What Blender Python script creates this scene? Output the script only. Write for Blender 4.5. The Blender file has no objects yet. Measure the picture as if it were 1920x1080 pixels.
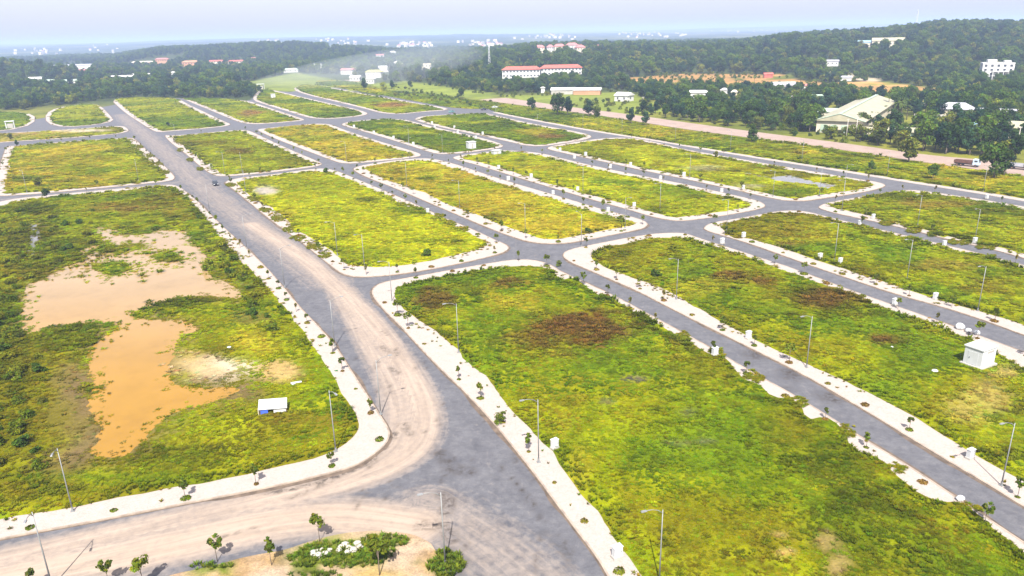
import bpy, bmesh, math, random
import numpy as np
from mathutils import Vector, Matrix
from mathutils.geometry import delaunay_2d_cdt

# ------------------------------------------------------------------ camera
SC = bpy.context.scene
COL = SC.collection
rng = np.random.default_rng(7)
random.seed(7)
FPX, PITCH, ROLL, CAMH = 1400.0, math.radians(18.906), math.radians(-1.384), 50.0
IW, IH = 1920.0, 1080.0
_f = np.array([0, math.cos(PITCH), -math.sin(PITCH)])
_r = np.array([1.0, 0, 0])
_u = np.cross(_r, _f)
CR = math.cos(ROLL) * _r + math.sin(ROLL) * _u
CU = -math.sin(ROLL) * _r + math.cos(ROLL) * _u
CF = _f
cd = bpy.data.cameras.new('camera')
cam = bpy.data.objects.new('camera', cd)
COL.objects.link(cam)
cam.matrix_world = Matrix(((CR[0], CU[0], -CF[0], 0), (CR[1], CU[1], -CF[1], 0),
                           (CR[2], CU[2], -CF[2], CAMH), (0, 0, 0, 1)))
cd.sensor_width = 36.0
cd.lens = 36.0 * FPX / IW
cd.clip_start = 0.5
cd.clip_end = 60000
SC.camera = cam

# ------------------------------------------------------------------ sky, sun, exposure
SUN_EL, SUN_AZ = math.radians(50), math.radians(182)   # sun behind the camera
W = bpy.data.worlds.new('World')
SC.world = W
W.use_nodes = True
wn = W.node_tree
bg = wn.nodes['Background']
sky = wn.nodes.new('ShaderNodeTexSky')
sky.sky_type = 'NISHITA'
sky.sun_disc = False
sky.sun_elevation = SUN_EL
sky.sun_rotation = SUN_AZ
sky.air_density = 1.0
sky.dust_density = 3.0
sky.ozone_density = 1.0
# a hazy tropical sky: the clear sky veiled evenly by pale moisture
veil = wn.nodes.new('ShaderNodeMix'); veil.data_type = 'RGBA'
veil.inputs[0].default_value = 0.62
wn.links.new(sky.outputs[0], veil.inputs[6]); veil.inputs[7].default_value = (3.25, 3.3, 3.7, 1)
wn.links.new(veil.outputs[2], bg.inputs[0])
bg.inputs[1].default_value = 0.11
sd = bpy.data.lights.new('sun', 'SUN')
sun = bpy.data.objects.new('sun', sd)
COL.objects.link(sun)
sd.energy = 4.8
sd.angle = math.radians(0.55)
sd.color = (1.0, 0.95, 0.86)
to_sun = Vector((math.sin(SUN_AZ) * math.cos(SUN_EL), math.cos(SUN_AZ) * math.cos(SUN_EL), math.sin(SUN_EL)))
sun.rotation_euler = to_sun.to_track_quat('Z', 'Y').to_euler()
sun.location = (0, -100, 200)
SC.view_settings.view_transform = 'Standard'
SC.view_settings.look = 'None'
SC.view_settings.gamma = 1.0
SC.view_settings.use_curve_mapping = False
SC.view_settings.exposure = 1.45
SC.cycles.volume_bounces = 1
SC.cycles.max_bounces = 6
SC.cycles.transparent_max_bounces = 12
SC.cycles.use_denoising = True

# ------------------------------------------------------------------ helpers
def ray(px, py):
    return (px - IW / 2) * CR - (py - IH / 2) * CU + FPX * CF

def at(px, py, z=0.0):
    d = ray(px, py)
    t = (z - CAMH) / d[2]
    return np.array([d[0] * t, d[1] * t, z])

def gnd(pts, z=0.0):
    return np.array([at(p[0], p[1], z)[:2] for p in pts])

def project(P):
    P = np.asarray(P, float)
    Q = P - np.array([0, 0, CAMH])
    w = Q @ CF
    return np.stack([IW / 2 + FPX * (Q @ CR) / w, IH / 2 - FPX * (Q @ CU) / w], -1), w

_lat = np.random.default_rng(99).random((256, 256))
def vnoise(x, y):
    xi = np.floor(x).astype(int); yi = np.floor(y).astype(int)
    fx = x - xi; fy = y - yi
    fx = fx * fx * (3 - 2 * fx); fy = fy * fy * (3 - 2 * fy)
    a = _lat[xi & 255, yi & 255]; b = _lat[(xi + 1) & 255, yi & 255]
    c = _lat[xi & 255, (yi + 1) & 255]; d = _lat[(xi + 1) & 255, (yi + 1) & 255]
    return (a * (1 - fx) + b * fx) * (1 - fy) + (c * (1 - fx) + d * fx) * fy

def fbm(x, y, s=1.0, o=4, seed=0.0):
    v = 0; a = 0.5; t = 0
    x = np.asarray(x, float) / s + seed * 17.3; y = np.asarray(y, float) / s + seed * 7.7
    for k in range(o):
        v = v + a * vnoise(x, y); t += a; a *= 0.5
        x = x * 2.03 + 11.1; y = y * 2.03 + 5.3
    return v / t

def sstep(a, b, x):
    t = np.clip((x - a) / (b - a), 0, 1)
    return t * t * (3 - 2 * t)

def inpoly(poly, P):
    poly = np.asarray(poly); P = np.asarray(P)
    x, y = P[:, 0], P[:, 1]
    r = np.zeros(len(P), bool)
    j = len(poly) - 1
    for i in range(len(poly)):
        xi, yi = poly[i]; xj, yj = poly[j]
        if yi != yj:
            r ^= ((yi > y) != (yj > y)) & (x < (xj - xi) * (y - yi) / (yj - yi) + xi)
        j = i
    return r

def polydist(poly, P, closed=True):
    poly = np.asarray(poly); P = np.asarray(P)
    d = np.full(len(P), 1e9)
    n = len(poly)
    for i in range(n if closed else n - 1):
        a = poly[i]; b = poly[(i + 1) % n]; ab = b - a
        L = ab @ ab + 1e-12
        t = np.clip(((P - a) @ ab) / L, 0, 1)
        d = np.minimum(d, np.hypot(*(P - a - t[:, None] * ab).T))
    return d

def chaikin(P, n=2, closed=True):
    P = np.asarray(P, float)
    for _ in range(n):
        if closed:
            Q = np.roll(P, -1, 0)
            P = np.stack([P * .75 + Q * .25, P * .25 + Q * .75], 1).reshape(-1, P.shape[1])
        else:
            A, B = P[:-1], P[1:]
            m = np.stack([A * .75 + B * .25, A * .25 + B * .75], 1).reshape(-1, P.shape[1])
            P = np.vstack([P[:1], m[1:-1], P[-1:]])
    return P

def resample(P, step, closed=True):
    P = np.asarray(P, float)
    Q = np.vstack([P, P[:1]]) if closed else P
    out = []
    for a, b in zip(Q[:-1], Q[1:]):
        L = np.hypot(*(b - a)[:2])
        s = step(a) if callable(step) else step
        n = max(1, int(L / s))
        for k in range(n):
            out.append(a + (b - a) * k / n)
    if not closed:
        out.append(Q[-1])
    return np.array(out)

def area(P):
    x, y = np.asarray(P).T
    return 0.5 * np.sum(x * np.roll(y, -1) - np.roll(x, -1) * y)

def offset(P, w, closed=True):
    """move a polyline to its left by w (w may be per-point)"""
    P = np.asarray(P, float)
    if closed:
        t1 = P - np.roll(P, 1, 0); t2 = np.roll(P, -1, 0) - P
    else:
        d = np.diff(P, axis=0); t1 = np.vstack([d[:1], d]); t2 = np.vstack([d, d[-1:]])
    def nrm(t):
        return np.stack([-t[:, 1], t[:, 0]], 1) / (np.hypot(t[:, 0], t[:, 1])[:, None] + 1e-9)
    a, b = nrm(t1), nrm(t2)
    m = a + b
    m /= (np.hypot(m[:, 0], m[:, 1])[:, None] + 1e-9)
    c = np.clip((m * a).sum(1), 0.5, 1)
    return P + m * (np.asarray(w) / c)[:, None] if np.ndim(w) else P + m * (w / c)[:, None]

# ---- meshes
def mesh_obj(name, V, F, mat=None, parent=None, cols=None, attrs=None, smooth=False):
    me = bpy.data.meshes.new(name)
    V = np.asarray(V, np.float32)
    if isinstance(F, np.ndarray):
        k = F.shape[1]
        me.vertices.add(len(V)); me.vertices.foreach_set('co', V.ravel())
        me.loops.add(F.size); me.loops.foreach_set('vertex_index', F.astype(np.int32).ravel())
        me.polygons.add(len(F))
        me.polygons.foreach_set('loop_start', np.arange(0, F.size, k, dtype=np.int32))
        me.update(calc_edges=True)
        me.validate()
    else:
        me.from_pydata(V.tolist(), [], F)
    if cols is not None:
        ca = me.color_attributes.new('col', 'FLOAT_COLOR', 'POINT')
        c4 = np.ones((len(V), 4), np.float32); c4[:, :3] = cols
        ca.data.foreach_set('color', c4.ravel())
    for k, v in (attrs or {}).items():
        a = me.attributes.new(k, 'FLOAT', 'POINT'); a.data.foreach_set('value', np.asarray(v, np.float32))
    if smooth:
        me.polygons.foreach_set('use_smooth', np.ones(len(me.polygons), bool))
    me.update()
    if mat: me.materials.append(mat)
    o = bpy.data.objects.new(name, me)
    COL.objects.link(o)
    if parent: o.parent = parent
    return o

class MB:
    """collects simple shapes into ONE mesh"""
    def __init__(s): s.V = []; s.F = []
    def add(s, V, F):
        b = len(s.V); s.V += [tuple(v) for v in V]; s.F += [tuple(i + b for i in f) for f in F]; return s
    def box(s, c, d, rz=0.0, taper=1.0):
        x, y, z = d[0] / 2, d[1] / 2, d[2] / 2
        co, si = math.cos(rz), math.sin(rz)
        V = []
        for k, (a, b, e) in enumerate([(-1,-1,-1),(1,-1,-1),(1,1,-1),(-1,1,-1),(-1,-1,1),(1,-1,1),(1,1,1),(-1,1,1)]):
            t = taper if e > 0 else 1
            u, v = a * x * t, b * y * t
            V.append((c[0] + u * co - v * si, c[1] + u * si + v * co, c[2] + e * z))
        return s.add(V, [(3,2,1,0),(4,5,6,7),(0,1,5,4),(1,2,6,5),(2,3,7,6),(3,0,4,7)])
    def tube(s, pts, rad, n=8, cap=True):
        pts = [Vector(p) for p in pts]
        rad = rad if isinstance(rad, (list, tuple)) else [rad] * len(pts)
        V = []; F = []
        for i, p in enumerate(pts):
            t = (pts[min(i + 1, len(pts) - 1)] - pts[max(i - 1, 0)]).normalized()
            a = Vector((1, 0, 0)) if abs(t.x) < .9 else Vector((0, 1, 0))
            u = t.cross(a).normalized(); w = t.cross(u)
            for k in range(n):
                g = 2 * math.pi * k / n
                V.append(p + (u * math.cos(g) + w * math.sin(g)) * rad[i])
        for i in range(len(pts) - 1):
            for k in range(n):
                F.append((i * n + k, i * n + (k + 1) % n, (i + 1) * n + (k + 1) % n, (i + 1) * n + k))
        if cap:
            F.append(tuple(range(n - 1, -1, -1))); F.append(tuple(range((len(pts) - 1) * n, len(pts) * n)))
        return s.add(V, F)
    def prism(s, prof, y0, y1):
        """profile in xz pushed along y"""
        n = len(prof)
        V = [(x, y0, z) for x, z in prof] + [(x, y1, z) for x, z in prof]
        F = [tuple(range(n)), tuple(range(2 * n - 1, n - 1, -1))]
        F += [((i + 1) % n, i, n + i, n + (i + 1) % n) for i in range(n)]
        return s.add(V, F)
    def build(s, name, mat, parent=None, smooth=False):
        return mesh_obj(name, s.V, s.F, mat, parent, smooth=smooth)

def empty(name, loc, rz=0.0, sc=1.0):
    o = bpy.data.objects.new(name, None)
    COL.objects.link(o); o.location = loc; o.rotation_euler = (0, 0, rz); o.scale = (sc, sc, sc)
    o.empty_display_size = 0.3
    return o

def tag(o, label=None, cat=None, group=None, kind=None):
    if label: o['label'] = label
    if cat: o['category'] = cat
    if group: o['group'] = group
    if kind: o['kind'] = kind
    return o

def copy_tree(o, parent=None):
    c = o.copy(); COL.objects.link(c); c.parent = parent
    for ch in o.children: copy_tree(ch, c)
    return c

def place(proto, loc, rz=0.0, sc=1.0, label=None, group=None):
    """first use moves the prototype itself, later uses copy it"""
    if proto.get('_used'):
        o = copy_tree(proto)
    else:
        o = proto; o['_used'] = 1
    o.location = loc; o.rotation_euler = (0, 0, rz)
    o.scale = sc if isinstance(sc, (tuple, list)) else (sc, sc, sc)
    if label: o['label'] = label
    if group: o['group'] = group
    return o

# ---- materials
def nmat(name):
    m = bpy.data.materials.new(name); m.use_nodes = True
    nt = m.node_tree; b = nt.nodes['Principled BSDF']
    return m, nt, b

def ramp(nt, fac, stops):
    r = nt.nodes.new('ShaderNodeValToRGB')
    el = r.color_ramp.elements
    while len(el) < len(stops): el.new(0.5)
    for e, (p, c) in zip(el, stops):
        e.position = p; e.color = (*c, 1) if len(c) == 3 else c
    nt.links.new(fac, r.inputs[0])
    return r.outputs[0]

def noise(nt, scale, detail=5, rough=.6, vec=None, dist=0.0):
    n = nt.nodes.new('ShaderNodeTexNoise')
    n.inputs['Scale'].default_value = scale; n.inputs['Detail'].default_value = detail
    n.inputs['Roughness'].default_value = rough; n.inputs['Distortion'].default_value = dist
    if vec is None:
        g = nt.nodes.new('ShaderNodeNewGeometry'); vec = g.outputs['Position']
    nt.links.new(vec, n.inputs['Vector'])
    return n.outputs['Fac']

def mixc(nt, fac, a, b, mode='MIX'):
    m = nt.nodes.new('ShaderNodeMix'); m.data_type = 'RGBA'; m.blend_type = mode
    for k, v in ((0, fac), (6, a), (7, b)):
        if hasattr(v, 'is_linked'): nt.links.new(v, m.inputs[k])
        elif k == 0: m.inputs[k].default_value = v
        else: m.inputs[k].default_value = (*v, 1)
    return m.outputs[2]

def mth(nt, op, a, b=None, c=None):
    m = nt.nodes.new('ShaderNodeMath'); m.operation = op
    for k, v in enumerate((a, b, c)):
        if v is None: continue
        if hasattr(v, 'is_linked'): nt.links.new(v, m.inputs[k])
        else: m.inputs[k].default_value = v
    return m.outputs[0]

def bump(nt, b, h, strength=.3, dist=.05):
    n = nt.nodes.new('ShaderNodeBump'); n.inputs['Strength'].default_value = strength
    n.inputs['Distance'].default_value = dist
    nt.links.new(h, n.inputs['Height']); nt.links.new(n.outputs[0], b.inputs['Normal'])

def plain(name, c, rough=.7, var=.18, scale=1.5, metal=0.0):
    m, nt, b = nmat(name)
    f = noise(nt, scale, 4)
    col = ramp(nt, f, [(.3, tuple(v * (1 - var) for v in c)), (.7, tuple(min(1, v * (1 + var * .6)) for v in c))])
    nt.links.new(col, b.inputs['Base Color'])
    b.inputs['Roughness'].default_value = rough; b.inputs['Metallic'].default_value = metal
    return m

def attr(nt, name, out='Color'):
    a = nt.nodes.new('ShaderNodeAttribute'); a.attribute_name = name
    return a.outputs[out]

# ground of the fields: colour from the painted layout, grain from noise
M = {}
m, nt, b = nmat('field_soil_and_sward')
c = attr(nt, 'col')
f1 = noise(nt, .9, 6, .7); f2 = noise(nt, 5.0, 4, .7)
c = mixc(nt, .75, c, ramp(nt, f1, [(.25, (.5, .52, .5)), (.5, (1, 1, 1)), (.8, (1.45, 1.4, 1.3))]), 'MULTIPLY')
c = mixc(nt, .6, c, ramp(nt, f2, [(.3, (.5, .5, .5)), (.7, (1.35, 1.3, 1.2))]), 'MULTIPLY')
nt.links.new(c, b.inputs['Base Color'])
b.inputs['Roughness'].default_value = .95; b.inputs['Specular IOR Level'].default_value = .0
bump(nt, b, f1, .8, .25)
M['field'] = m

def leafmat(name, base=None, var=.35, trans=.3):
    m, nt, b = nmat(name)
    g = nt.nodes.new('ShaderNodeObjectInfo')
    if base is None:
        c = attr(nt, 'col')
    else:
        c = mixc(nt, 1.0, attr(nt, 'col'), base, 'MULTIPLY')
    c = mixc(nt, var, c, ramp(nt, g.outputs['Random'], [(0, (.45, .55, .6)), (.5, (1, 1, 1)), (1, (1.7, 1.5, 1.0))]), 'MULTIPLY')
    nt.links.new(c, b.inputs['Base Color'])
    b.inputs['Roughness'].default_value = .8; b.inputs['Specular IOR Level'].default_value = .03
    t = nt.nodes.new('ShaderNodeBsdfTranslucent'); nt.links.new(c, t.inputs[0])
    mx = nt.nodes.new('ShaderNodeMixShader'); mx.inputs[0].default_value = trans
    nt.links.new(b.outputs[0], mx.inputs[1]); nt.links.new(t.outputs[0], mx.inputs[2])
    nt.links.new(mx.outputs[0], nt.nodes['Material Output'].inputs[0])
    return m
M['grass'] = leafmat('grass_blades', var=0.0, trans=.45)
M['leaf'] = leafmat('tree_leaves', var=.8)
M['leaf2'] = leafmat('street_plant_leaves', var=.3, trans=.4)
M['bark'] = plain('bark', (.11, .085, .065), .9, .35, 3)

# asphalt with pale sand tracks, stains and a painted lamp shadow
m, nt, b = nmat('asphalt')
f1 = noise(nt, .35, 6, .65); f2 = noise(nt, 6, 4, .6)
cx_ = nt.nodes.new('ShaderNodeCombineXYZ'); nt.links.new(mth(nt, 'MULTIPLY', attr(nt, 'su', 'Fac'), .07), cx_.inputs[0]); nt.links.new(mth(nt, 'MULTIPLY', attr(nt, 'sv', 'Fac'), 1.15), cx_.inputs[1])
f4 = noise(nt, 1.0, 6, .62, vec=cx_.outputs[0], dist=.25); f3 = noise(nt, 1.1, 6, .65, dist=.4)
c = ramp(nt, f1, [(.3, (.066, .066, .077)), (.7, (.100, .099, .110))])
c = mixc(nt, .35, c, ramp(nt, f2, [(.3, (.6, .6, .6)), (.7, (1.3, 1.3, 1.3))]), 'MULTIPLY')
c = mixc(nt, .8, c, ramp(nt, f3, [(.3, (.74, .74, .76)), (.5, (1, 1, 1)), (.7, (1.22, 1.2, 1.16))]), 'MULTIPLY')
dm = mth(nt, 'ADD', attr(nt, 'dirt', 'Fac'), mth(nt, 'MULTIPLY', mth(nt, 'SUBTRACT', f4, .5), .8))
dm = mth(nt, 'ADD', dm, mth(nt, 'MULTIPLY', mth(nt, 'SUBTRACT', f3, .5), .75))
dm = ramp(nt, dm, [(.12, (0, 0, 0)), (.55, (.45, .45, .45)), (1.0, (.92, .92, .92))])
c = mixc(nt, dm, c, ramp(nt, f4, [(.3, (.25, .188, .14)), (.7, (.305, .243, .195))]))
sm = mth(nt, 'MULTIPLY', attr(nt, 'stain_shadow', 'Fac'), ramp(nt, f3, [(.4, (0, 0, 0)), (.58, (1, 1, 1))]))
c = mixc(nt, sm, c, (.032, .026, .024))
nt.links.new(c, b.inputs['Base Color'])
b.inputs['Roughness'].default_value = .85; b.inputs['Specular IOR Level'].default_value = .3
bump(nt, b, f2, .3, .02)
M['asphalt'] = m

m, nt, b = nmat('pavement_paving')
f1 = noise(nt, .5, 6, .7); f2 = noise(nt, 4.5, 5, .7)
c = ramp(nt, f1, [(.22, (.225, .187, .158)), (.38, (.295, .256, .234)), (.75, (.325, .288, .268))])
c = mixc(nt, .45, c, ramp(nt, f2, [(.3, (.62, .55, .5)), (.6, (1.1, 1.1, 1.1))]), 'MULTIPLY')
br = nt.nodes.new('ShaderNodeTexBrick')
g = nt.nodes.new('ShaderNodeNewGeometry'); nt.links.new(g.outputs['Position'], br.inputs['Vector'])
br.inputs['Scale'].default_value = 1.6; br.inputs['Color1'].default_value = (1, 1, 1, 1)
br.inputs['Color2'].default_value = (.9, .88, .88, 1); br.inputs['Mortar'].default_value = (.6, .55, .5, 1)
br.inputs['Mortar Size'].default_value = .015
c = mixc(nt, .6, c, br.outputs[0], 'MULTIPLY')
nt.links.new(c, b.inputs['Base Color']); b.inputs['Roughness'].default_value = .85
bump(nt, b, f2, .3, .02)
M['pave'] = m
M['kerb'] = plain('kerb_concrete', (.25, .20, .16), .85, .4, .8)
M['gutter'] = plain('gutter_silt', (.095, .068, .05), .9, .55, .7)

m, nt, b = nmat('dirt_road')
f1 = noise(nt, .12, 6, .7); f2 = noise(nt, 1.2, 5, .7)
c = ramp(nt, f1, [(.3, (.205, .145, .12)), (.7, (.27, .205, .175))])
c = mixc(nt, .5, c, ramp(nt, f2, [(.3, (.7, .66, .62)), (.7, (1.15, 1.15, 1.15))]), 'MULTIPLY')
nt.links.new(c, b.inputs['Base Color']); b.inputs['Roughness'].default_value = .95
M['dirtroad'] = m

m, nt, b = nmat('muddy_water')
f1 = noise(nt, .05, 4, .6); f2 = noise(nt, .22, 5, .65)
c = mixc(nt, .6, attr(nt, 'col'), ramp(nt, f1, [(.3, (.82, .82, .8)), (.7, (1.12, 1.12, 1.2))]), 'MULTIPLY')
c = mixc(nt, .4, c, ramp(nt, f2, [(.28, (.72, .70, .68)), (.5, (1.0, 1.0, 1.0)), (.75, (1.1, 1.1, 1.2))]), 'MULTIPLY')
nt.links.new(c, b.inputs['Base Color'])
b.inputs['Roughness'].default_value = .10; b.inputs['IOR'].default_value = 1.33
bump(nt, b, noise(nt, 2.5, 3, .6), .06, .02)
M['water'] = m
m, nt, b = nmat('grey_water')
f1 = noise(nt, .3, 4, .6)
nt.links.new(ramp(nt, f1, [(.3, (.11, .095, .09)), (.7, (.17, .15, .14))]), b.inputs['Base Color'])
b.inputs['Roughness'].default_value = .12
M['gwater'] = m

m, nt, b = nmat('terrain')
c = attr(nt, 'col')
f1 = noise(nt, .03, 7, .7); f2 = noise(nt, .25, 5, .7)
c = mixc(nt, .8, c, ramp(nt, f1, [(.3, (.5, .55, .55)), (.7, (1.4, 1.3, 1.2))]), 'MULTIPLY')
c = mixc(nt, .6, c, ramp(nt, f2, [(.3, (.5, .55, .5)), (.7, (1.35, 1.3, 1.25))]), 'MULTIPLY')
nt.links.new(c, b.inputs['Base Color']); b.inputs['Roughness'].default_value = .95
b.inputs['Specular IOR Level'].default_value = .1
M['terrain'] = m

M['lamp'] = plain('galvanised_steel', (.20, .205, .21), .55, .12, 2, .3)
M['lamphead'] = plain('lamp_head_grey', (.17, .175, .185), .5)
M['glassy'] = plain('lamp_glass', (.7, .72, .72), .15, .05)
M['white'] = plain('white_paint', (.40, .41, .42), .5, .08, .8)
M['cream'] = plain('cream_render', (.46, .41, .32), .8, .15, .4)
M['whitewall'] = plain('white_render', (.45, .445, .435), .8, .12, .4)
M['concrete'] = plain('concrete', (.30, .285, .26), .85, .25, .6)
M['redroof'] = plain('red_roof_tiles', (.34, .085, .06), .75, .3, .5)
M['pinkroof'] = plain('pink_roof_tiles', (.34, .13, .125), .75, .25, .5)
M['greyroof'] = plain('grey_roof_sheet', (.30, .30, .33), .6, .25, .5)
M['paleroof'] = plain('pale_roof_sheet', (.29, .27, .185), .55, .2, .25)
M['greenroof'] = plain('pale_green_roof_sheet', (.27, .34, .27), .55, .2, .25)
M['blueroof'] = plain('blue_roof_sheet', (.20, .31, .38), .5, .2, .3)
M['orangewall'] = plain('orange_render', (.36, .19, .105), .85, .2, .4)
M['yellowroof'] = plain('yellow_awning', (.42, .39, .12), .6, .15, .4)
M['dark'] = plain('dark_opening', (.035, .04, .05), .3, .2)
M['tarp'] = plain('blue_tarp', (.04, .09, .45), .5, .2)
M['tyre'] = plain('tyre_rubber', (.02, .02, .022), .85, .2)
M['rock'] = plain('pale_rock', (.33, .31, .27), .9, .25, 2)
M['carglass'] = plain('dark_car_glass', (.03, .035, .04), .08, .05)
M['carblack'] = plain('dark_car_paint', (.018, .02, .028), .25, .1)
M['carteal'] = plain('teal_car_paint', (.10, .22, .22), .3, .1)
M['carsilver'] = plain('silver_car_paint', (.45, .47, .48), .3, .1)
M['truckred'] = plain('rusty_red_paint', (.10, .045, .035), .6, .3)
M['truckblue'] = plain('pale_blue_truck_paint', (.38, .47, .58), .4, .15)
M['rust'] = plain('rusty_steel', (.20, .10, .06), .8, .4)
M['pole'] = plain('concrete_pole', (.33, .30, .27), .85, .2, 2)
M['redwhite'] = plain('mast_paint', (.55, .56, .60), .5, .2)

# ------------------------------------------------------------------ layout traced as directions, laid on the ground plane
DEV_PX = [(-420, 1180), (1100, 1330), (2100, 1330), (2600, 1150), (2250, 430), (1850, 357), (1640, 327), (1280, 271), (930, 206), (860, 198),
          (640, 166), (585, 160), (545, 173), (505, 169), (490, 173), (466, 189), (335, 184), (203, 185), (186, 197), (70, 208), (-140, 216), (-330, 430)]
DEV = gnd(DEV_PX)

R1 = np.array([(-.9, 0), (-.2, 0), (-.1, 3), (-.05, 9), (.03, 18), (.1, 19), (.216, 15), (.3, 17), (.365, 26), (.45, 29), (.5, 32),
               (.554, 39), (.65, 36), (.9, 34)])
R2 = np.array([(-1.2, 0), (-.6, 1), (-.5, 6), (-.44, 24), (-.28, 29), (-.22, 22), (-.15, 5), (-.1, 0), (.9, 0)])
def hfun(x, y):
    x = np.asarray(x, float); y = np.asarray(y, float)
    r = x / np.maximum(y, 60)
    h = np.interp(r, R1[:, 0], R1[:, 1]) * sstep(640, 1180, y) * (1 - .8 * sstep(1350, 2300, y))
    h = h + np.interp(r, R2[:, 0], R2[:, 1]) * sstep(1350, 1900, y) * (1 - .7 * sstep(2100, 3300, y))
    h = h + 75 * fbm(x, y, 2600, 3, 3) * sstep(2600, 6500, y) * sstep(.3, .7, fbm(x, y, 5200, 2, 8))
    h = h + 24 * np.exp(-(((x + 740) / 110) ** 2 + ((y - 1080) / 120) ** 2))
    h = h + 5 * (fbm(x, y, 160, 3, 5) - .5) * sstep(500, 900, y)
    return h

def on_ground(px, py):
    d = ray(px, py); d = d / np.linalg.norm(d)
    t = np.geomspace(60, 9000, 1500)
    P = np.array([0, 0, CAMH]) + d * t[:, None]
    k = np.nonzero(P[:, 2] <= hfun(P[:, 0], P[:, 1]))[0]
    return P[k[0]] if len(k) else P[-1]

# ---- terrain sheet
def axis(segs):
    out = []
    for a, b, s in segs: out += list(np.arange(a, b, s))
    return np.array(out + [segs[-1][1]])
ys = axis([(-400, 0, 80), (0, 420, 20), (420, 1500, 9), (1500, 2600, 22), (2600, 5200, 75), (5200, 12000, 300), (12000, 30000, 1800)])
xs = axis([(-16000, -4000, 1500), (-4000, -1600, 120), (-1600, -700, 20), (-700, 900, 9), (900, 1800, 20), (1800, 4000, 120), (4000, 16000, 1500)])
X, Y = np.meshgrid(xs, ys)
tv = np.stack([X.ravel(), Y.ravel()], 1)
tz = hfun(tv[:, 0], tv[:, 1])
dd = polydist(DEV, tv) * np.where(inpoly(DEV, tv), -1, 1)
tz = tz - .1 - .5 * (1 - sstep(0, 30, dd))
far = np.hypot(tv[:, 0], tv[:, 1])
tz = tz + 9 * (fbm(tv[:, 0], tv[:, 1], 45, 2, 9) - .5) * sstep(2300, 3000, far)
tpx, tw = project(np.stack([tv[:, 0], tv[:, 1], tz], 1))
tpx[tw < 10] = (-9999, -9999)
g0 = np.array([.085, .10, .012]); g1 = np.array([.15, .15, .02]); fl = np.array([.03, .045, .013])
n1 = fbm(tv[:, 0], tv[:, 1], 60, 4, 1)[:, None]
tc = g0 + (g1 - g0) * sstep(.35, .65, n1)
# woodland floor
MEADOW = [[(428, 162), (490, 148), (560, 136), (572, 139), (640, 152), (742, 156), (745, 170), (500, 172)],
          [(930, 178), (1040, 178), (1175, 172), (1250, 208), (1180, 218), (1000, 196)],
          [(750, 150), (930, 175), (930, 190), (740, 168)]]
SOIL = [[(1150, 148), (1290, 138), (1480, 140), (1500, 150), (1560, 158), (1560, 172), (1480, 168), (1290, 164), (1150, 160)],
        [(1575, 155), (1640, 152), (1760, 166), (1770, 182), (1700, 186), (1590, 182)]]
SANDPATH = [[(1478, 108), (1520, 110), (1548, 120), (1568, 134), (1600, 140), (1650, 148), (1650, 154), (1600, 150), (1560, 141), (1530, 122), (1480, 112)]]
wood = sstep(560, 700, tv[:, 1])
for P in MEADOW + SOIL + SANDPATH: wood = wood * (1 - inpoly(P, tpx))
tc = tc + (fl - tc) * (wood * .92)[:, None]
ng = fbm(tv[:, 0], tv[:, 1], 260, 3, 2)
farcol = np.array([.035, .055, .022]) + np.array([.07, .06, .02]) * sstep(.5, .7, ng)[:, None]
tc = tc + (farcol - tc) * sstep(2200, 2800, far)[:, None]
for P in MEADOW:
    k = inpoly(P, tpx); tc[k] = np.array([.13, .16, .02]) * (.75 + .5 * n1[k])
for P in SOIL:
    k = inpoly(P, tpx) & (fbm(tv[:, 0], tv[:, 1], 30, 3, 4) > .36); tc[k] = np.array([.28, .165, .06]) * (.7 + .6 * n1[k])
for P in SANDPATH:
    k = inpoly(P, tpx); tc[k] = (.33, .28, .21)
nx, ny = len(xs), len(ys)
ii = (np.arange(ny - 1)[:, None] * nx + np.arange(nx - 1)[None]).ravel()
TF = np.stack([ii, ii + 1, ii + nx + 1, ii + nx], 1)
tag(mesh_obj('terrain', np.column_stack([tv, tz]), TF, M['terrain'], cols=tc, smooth=True), kind='structure')

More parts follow.
